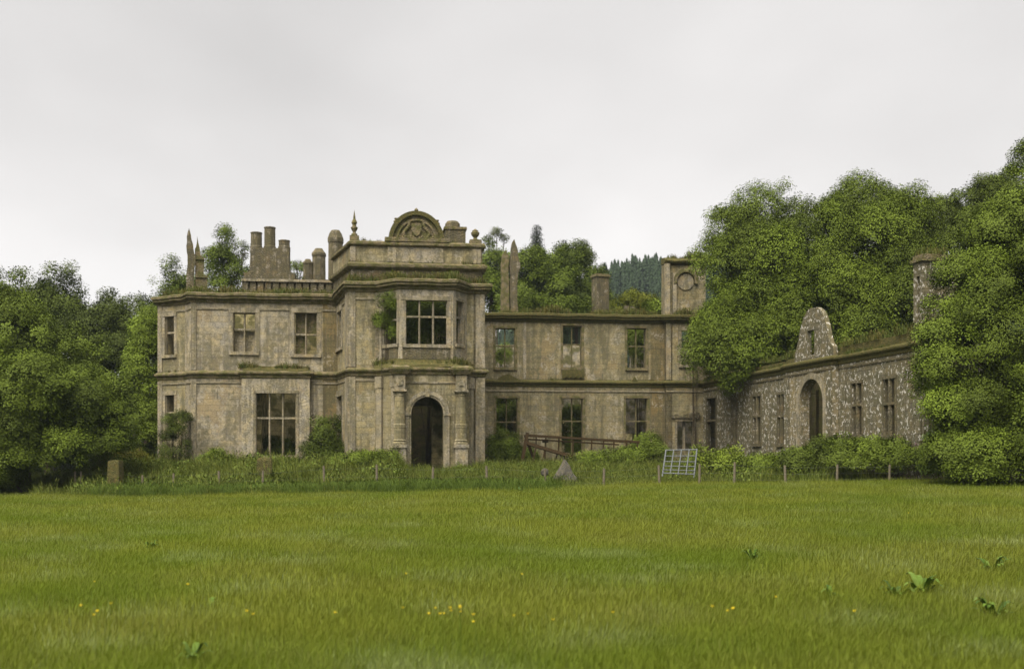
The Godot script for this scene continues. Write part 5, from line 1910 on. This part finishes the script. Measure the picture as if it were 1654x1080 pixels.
	wire_fences()

func rock(m: Msh, c: Vector3, r: Vector3, sd: int) -> void:
	var f := FastNoiseLite.new()
	f.seed = sd
	f.frequency = 0.9
	var rows := []
	for j in 7:
		var el := PI * (j / 6.0 - 0.5)
		var row := []
		for i in 10:
			var az := TAU * i / 10.0
			var d := Vector3(cos(el) * cos(az), sin(el), cos(el) * sin(az))
			d *= 1.0 + 0.35 * f.get_noise_3dv(d)
			row.append(c + Vector3(signf(d.x) * pow(absf(d.x), 0.75), signf(d.y) * pow(absf(d.y), 0.75), signf(d.z) * pow(absf(d.z), 0.75)) * r)
		rows.append(row)
	for j in 6:
		for i in 10:
			var k := (i + 1) % 10
			m.quad(rows[j][k], rows[j][i], rows[j + 1][i], rows[j + 1][k])

func rock_cone(m: Msh, base: Vector3, r: float, h: float, sd: int) -> void:
	var f := FastNoiseLite.new()
	f.seed = sd
	f.frequency = 0.8
	var rows := []
	for j in 9:
		var t := j / 8.0
		var rr := r * (1.0 - pow(t, 1.25)) + 0.05
		var row := []
		for i in 14:
			var a := TAU * i / 14.0
			var d := Vector3(cos(a), t * 1.6, sin(a))
			var k := 1.0 + 0.42 * f.get_noise_3dv(d)
			row.append(base + Vector3(cos(a) * rr * k + 0.08 * t - 0.1 * t * t, h * t * (1.0 + 0.05 * f.get_noise_3dv(d * 2.0)) - 0.05, sin(a) * rr * 0.8 * k))
		rows.append(row)
	for j in 8:
		for i in 14:
			var k := (i + 1) % 14
			m.quad(rows[j][k], rows[j][i], rows[j + 1][i], rows[j + 1][k])
	for i in range(1, 13):
		m.tri(rows[8][0], rows[8][i + 1], rows[8][i])

func blossom(label: String, px: float, py: float, dist: float, sd: int, k: int) -> void:
	var at := foot(px, dist)
	var t := thing("flowering_shrub", label, "flowers", at)
	var rng := RandomNumberGenerator.new()
	rng.seed = sd * 7
	var m := Msh.new()
	var leaves := [[P3(px, py + 10, dist), Vector3(0.55, 0.6, 0.4)]]
	for i in 8:
		m.tube(at, P3(px, py, dist) + Vector3(rng.randf_range(-0.5, 0.5), rng.randf_range(-0.3, 0.4), 0), 0.02, 0.006, 5)
	obj("stem", m, M.bark, t)
	crown(t, "foliage", leaves, {"seed": sd, "sub": 0.3, "size": 0.5, "dense": 0.7})
	var xf := []
	var cs := []
	for i in k:
		var p := P3(px + rng.randfn() * 11.0, py + rng.randfn() * 7.0, dist - 0.35) + Vector3(0, 0, rng.randf_range(-0.2, 0.2))
		var s := rng.randf_range(0.2, 0.34)
		xf.append(Transform3D(Basis(Vector3.UP, rng.randf() * TAU).scaled(Vector3(s, s, s)), p))
		cs.append(Color(0.32, 0.10, 0.26) * rng.randf_range(0.7, 1.25))
	many("blossom", mesh_fine, xf, cs, M.leaf, t, true)

func rusty_frame() -> void:
	var d := 60.0
	var t := thing("rusty_frame", "collapsed rusty iron railing frame leaning before the middle wing", "railing", foot(900, d))
	var part := func(called: String, a: Array, b: Array, r: float) -> void:
		var m := Msh.new()
		var p := P3(a[0], a[1], a[2])
		var q := P3(b[0], b[1], b[2])
		var ax := (q - p)
		var z := ax.normalized()
		var x := z.cross(Vector3(0.1, 0.2, 1)).normalized()
		var y := z.cross(x)
		m.box(Transform3D(Basis(x, y, z), p), Vector3(-r, -r, 0), Vector3(r, r, ax.length()))
		obj(called, m, M.rust, t)
	part.call("end_post", [852, 699, 60.0], [842, 752, 59.6], 0.09)
	part.call("end_post", [848, 702, 60.3], [866, 752, 60.6], 0.07)
	part.call("top_rail", [850, 703, 60.0], [1033, 714, 61.2], 0.06)
	part.call("top_rail", [850, 709, 60.1], [1000, 718, 61.0], 0.035)
	part.call("fallen_beam", [852, 716, 59.8], [925, 738, 59.2], 0.085)
	for e in [[866, 704, 866, 724], [882, 705, 880, 744], [903, 706, 902, 732], [926, 708, 925, 746], [956, 709, 955, 742], [975, 711, 974, 742], [992, 712, 990, 744], [1030, 714, 1029, 748], [1012, 713, 1012, 740]]:
		part.call("upright", [e[0], e[1], 60.5], [e[2], e[3], 60.5], 0.035)
	for e in [[866, 722, 860, 748], [880, 727, 876, 746], [900, 733, 896, 750]]:
		part.call("brace", [e[0], e[1], 59.6], [e[2], e[3], 59.4], 0.035)
	part.call("bracket", [876, 712, 60.4], [886, 712, 60.4], 0.08)
	part.call("bracket", [982, 722, 60.4], [986, 734, 60.4], 0.06)
	# broken planks heaped at its right end
	var rng := RandomNumberGenerator.new()
	rng.seed = 6
	for k in 4:
		var q := foot(990 + k * 7.0, 59.4)
		var pl := thing("broken_plank", "weathered plank lying in the heap at the frame's right end", "plank", q, "planks heaped at the frame's right end")
		var m := Msh.new()
		var tr := Transform3D(Basis.from_euler(Vector3(0.15, rng.randf_range(-0.4, 0.4), rng.randf_range(0.25, 0.7))), Vector3(q.x, q.y + 0.5 + 0.06 * (k % 3), q.z - 0.1 * k))
		m.box(tr, Vector3(-0.55, -0.02, -0.08), Vector3(0.55, 0.02, 0.08))
		obj("plank", m, M.timber, pl)

func field_gate() -> void:
	var d := 46.6
	var bl := P3(1070, 765, d)
	var br := P3(1121, 767, d)
	var tl := P3(1076, 727, d + 0.35)
	var tr := P3(1126, 726, d + 0.35)
	bl.y = maxf(bl.y, gy(bl.x, bl.z) + 0.05)
	br.y = maxf(br.y, gy(br.x, br.z) + 0.03)
	var t := thing("field_gate", "galvanised metal sheep hurdle gate leaning in the gap of the fence", "gate", (bl + br) / 2)
	var m: Msh
	for e in [[bl, tl], [br, tr]]:
		m = Msh.new()
		m.tube(e[0] - Vector3(0, 0.12, 0), e[1] + (e[1] - e[0]) * 0.03, 0.035, 0.035, 8)
		obj("frame_post", m, M.zinc, t)
	for k in 6:
		var u: float = [0.03, 0.17, 0.33, 0.52, 0.75, 1.0][k]
		m = Msh.new()
		m.tube(bl.lerp(tl, u), br.lerp(tr, u), 0.028 if k in [0, 5] else 0.021, 0.028 if k in [0, 5] else 0.021, 8)
		obj("bar", m, M.zinc, t)
	for k in 3:
		var u := 0.25 * (k + 1)
		m = Msh.new()
		m.tube(bl.lerp(br, u) + Vector3(0, 0, 0.012), tl.lerp(tr, u) + Vector3(0, 0, 0.012), 0.026, 0.026, 8)
		obj("upright", m, M.zinc, t)

func wire_fences() -> void:
	var runs := [
		["post and wire fence running through the weeds left of the gate", [[121, 762], [129, 762], [198, 762], [229, 768], [280, 765], [354, 761], [423, 761], [523.5, 753], [609, 751], [698, 755], [787, 753], [880, 758], [975, 757], [1066, 752]]],
		["post and wire fence on the right between gate and near tree", [[1130, 750], [1186, 747], [1270, 752], [1352, 751], [1437, 751], [1527, 743], [1610, 742], [1690, 740]]],
	]
	for r in runs:
		var first: Array = r[1][0]
		var t := thing("wire_fence", r[0], "fence", foot(first[0], fence_dist(first[0])), "fences at the edge of the meadow")
		var tops := []
		var k := 0
		for e in r[1]:
			var d := fence_dist(e[0])
			var b := foot(e[0], d)
			var top := PY(e[1], d)
			top = maxf(top, b.y + 0.55)
			var lean := Vector3(sin(k * 2.3) * 0.04, 0, cos(k * 1.7) * 0.04)
			var m := Msh.new()
			var tip := Vector3(b.x, top, b.z) + lean
			m.tube(b - Vector3(0, 0.2, 0), tip, 0.055, 0.05, 8)
			m.tube(tip, tip + Vector3(0.004, 0.025, 0), 0.05, 0.03, 8)
			obj("post", m, M.timber, t)
			tops.append([Vector3(b.x, b.y, b.z), tip])
			k += 1
		for j in 3:
			var m := Msh.new()
			for i in tops.size() - 1:
				var u: float = [0.35, 0.62, 0.9][j]
				var a: Vector3 = (tops[i][0] as Vector3).lerp(tops[i][1], u) + Vector3(0, 0, 0.06)
				var b: Vector3 = (tops[i + 1][0] as Vector3).lerp(tops[i + 1][1], u) + Vector3(0, 0, 0.06)
				m.tube(a, b, 0.0016, 0.0016, 4)
			obj("wire", m, M.zinc, t)

# ---------------------------------------------------------------- the meadow
func build_meadow() -> void:
	var rng := RandomNumberGenerator.new()
	rng.seed = 70
	var broad := FastNoiseLite.new()
	broad.seed = 71
	broad.frequency = 0.16
	broad.fractal_octaves = 3
	var band := FastNoiseLite.new()
	band.seed = 73
	band.frequency = 0.5
	band.fractal_octaves = 3
	var xf := [[], [], []]
	var cs := [[], [], []]
	var d := 5.5
	while d < 49.5:
		var step := 0.25
		var per_m2 := 260.0 if d < 12 else (170.0 if d < 18 else (110.0 if d < 28 else 80.0))
		var wide := d * 0.5 + 2.5
		var n := int(2.0 * wide * step * per_m2)
		for i in n:
			var x := rng.randf_range(-wide, wide)
			var dd := d + rng.randf() * step
			var px := x / dd * F + CX
			if dd > fence_dist(px) + (0.5 if px > 1000 else -1.2):
				continue
			var z := -dd
			var k := rng.randi() % 3
			var q := broad.get_noise_2d(x, z)
			var w := band.get_noise_2d(x * 0.7, z)
			var s := rng.randf_range(0.75, 1.2) * (1.0 + 0.35 * q) * (1.0 if d < 20 else 1.15)
			var wide_s := s * (1.0 if d < 12 else (1.15 if d < 24 else 1.4))
			var b := Basis(Vector3.UP, rng.randf_range(-0.9, 0.9))
			xf[k].append(Transform3D(b.scaled(Vector3(wide_s, s, wide_s)), Vector3(x, gy(x, z) - 0.02, z)))
			var c := Color(0.134, 0.187, 0.014).lerp(Color(0.186, 0.214, 0.024), clampf(0.5 + q * 1.3 + rng.randf_range(-0.25, 0.25), 0, 1))
			if w > 0.22 and rng.randf() < 0.6:       # combed over by the wind, showing pale undersides
				c = c.lerp(Color(0.26, 0.31, 0.12), clampf((w - 0.22) * 3.2, 0, 0.75))
			if band.get_noise_2d(x * 0.5 + 40.0, z * 1.6) > 0.12 and rng.randf() < 0.35:
				c = c.lerp(Color(0.19, 0.165, 0.07), 0.3)
			cs[k].append(c * rng.randf_range(0.90, 1.10))
		d += step
	for k in 3:
		var o := many("meadow_grass", mesh_grass[k], xf[k], cs[k], M.blade, self)
		tag(o, ["long hay meadow grass filling the whole foreground", "finer blades of hay mixed through the foreground meadow", "seeding stems of hay mixed through the foreground meadow"][k], "grass")
	# docks
	var docks := [
		[1490, 952, 0.9, "largest broad leaved dock plant in the meadow, right of centre"], [1606, 985, 0.8, "dock plant close to the right edge of the meadow"],
		[1603, 918, 0.9, "dock plant farther back near the right edge of the meadow"], [1343, 957, 0.5, "small dark upright dock left of the largest dock"],
		[1216, 896, 0.6, "low dock far out in the middle right of the meadow"], [243, 881, 0.6, "dark dock standing alone in the left of the meadow"],
		[335, 981, 0.6, "dock near the left foreground with ragged leaves"], [312, 1062, 0.5, "dock at the bottom edge on the left of the meadow"],
		[1448, 957, 0.7, "spreading dock touching the left side of the largest dock"], [840, 793, 1.0, "leafy weed at the far edge of the meadow before the porch"],
	]
	for e in docks:
		var at := ground_hit(e[0], e[1], 0.2)
		dock(e[3], at, e[2], int(e[0]))
	# buttercups: one built, the rest copies
	var cup := thing("buttercup", "tiny yellow buttercup scattered in the meadow grass", "flower", Vector3.ZERO, "buttercups in the meadow")
	var m := Msh.new()
	m.tube(Vector3.ZERO, Vector3(0.02, 0.5, 0), 0.003, 0.002, 4)
	obj("stem", m, plain_mat(Color(0.08, 0.13, 0.02)), cup)
	m = Msh.new()
	for k in 5:
		var a := TAU * k / 5.0
		var dir := Vector3(cos(a), 0, sin(a))
		var sd := Vector3(-sin(a), 0, cos(a))
		var c := Vector3(0.02, 0.5, 0)
		m.quad(c, c + dir * 0.020 + sd * 0.015 + Vector3(0, 0.009, 0), c + dir * 0.032 + Vector3(0, 0.017, 0), c + dir * 0.020 - sd * 0.015 + Vector3(0, 0.009, 0))
	obj("petals", m, plain_mat(Color(0.72, 0.56, 0.03), 0.5, 0.3), cup)
	var spots := [[142, 985], [158, 987], [165, 993], [171, 986], [299, 951], [423, 1003], [647, 820], [650, 933], [669, 987], [697, 985], [706, 987], [712, 990], [716, 994], [733, 1002], [743, 986], [747, 993], [746, 998], [735, 1001], [776, 1030], [780, 1041], [813, 1009], [877, 1006], [838, 928], [1000, 996], [1175, 1020], [1201, 997], [1411, 1053], [1240, 958], [390, 1068], [515, 1023], [1467, 833], [870, 1040], [138, 932], [1160, 985]]
	for k in spots.size():
		var o: Node3D = cup if k == 0 else cup.duplicate()
		if k > 0:
			o.name = numbered("buttercup")
			add_child(o)
		var at := ground_hit(spots[k][0], spots[k][1], 0.5)
		o.position = at
		o.rotation = Vector3(rng.randf_range(0.0, 0.25), rng.randf() * TAU, 0)
		o.scale = Vector3(0.4, 1.0, 0.4) * rng.randf_range(0.9, 1.1)

func dock(label: String, at: Vector3, size: float, sd: int) -> void:
	var rng := RandomNumberGenerator.new()
	rng.seed = sd
	var t := thing("dock_plant", label, "dock", at, "docks growing in the meadow")
	var mats := [plain_mat(Color(0.04, 0.075, 0.012), 0.6, 0.25), plain_mat(Color(0.11, 0.17, 0.03), 0.6, 0.25), plain_mat(Color(0.055, 0.10, 0.012), 0.6, 0.25), plain_mat(Color(0.085, 0.14, 0.018), 0.6, 0.25)]
	var n := int(9 + 9 * size)
	for i in n:
		var a := TAU * i / n + rng.randf_range(-0.3, 0.3)
		var dir := Vector3(cos(a), 0, sin(a))
		var sd2 := Vector3(-sin(a), 0, cos(a))
		var l := size * rng.randf_range(0.16, 0.30)
		var rise := 0.10 + size * rng.randf_range(0.0, 0.22)
		var w := l * 0.115
		var m := Msh.new()
		var last_c := at + Vector3(0, 0.06, 0)
		var last_w := 0.01
		for k in range(1, 6):
			var u := k / 5.0
			var c := at + dir * (l * u) + Vector3(0, 0.06 + rise * sin(u * 2.1), 0)
			var ww := w * sin(pow(u, 0.8) * PI) * 0.95 + 0.008
			if k == 5:
				ww = 0.004
			m.quad(last_c + sd2 * last_w, last_c, c, c + sd2 * ww + Vector3(0, ww * 0.3, 0))
			m.quad(last_c, last_c - sd2 * last_w, c - sd2 * ww + Vector3(0, ww * 0.3, 0), c)
			last_c = c
			last_w = ww
		obj("leaf", m, mats[rng.randi() % 4], t)
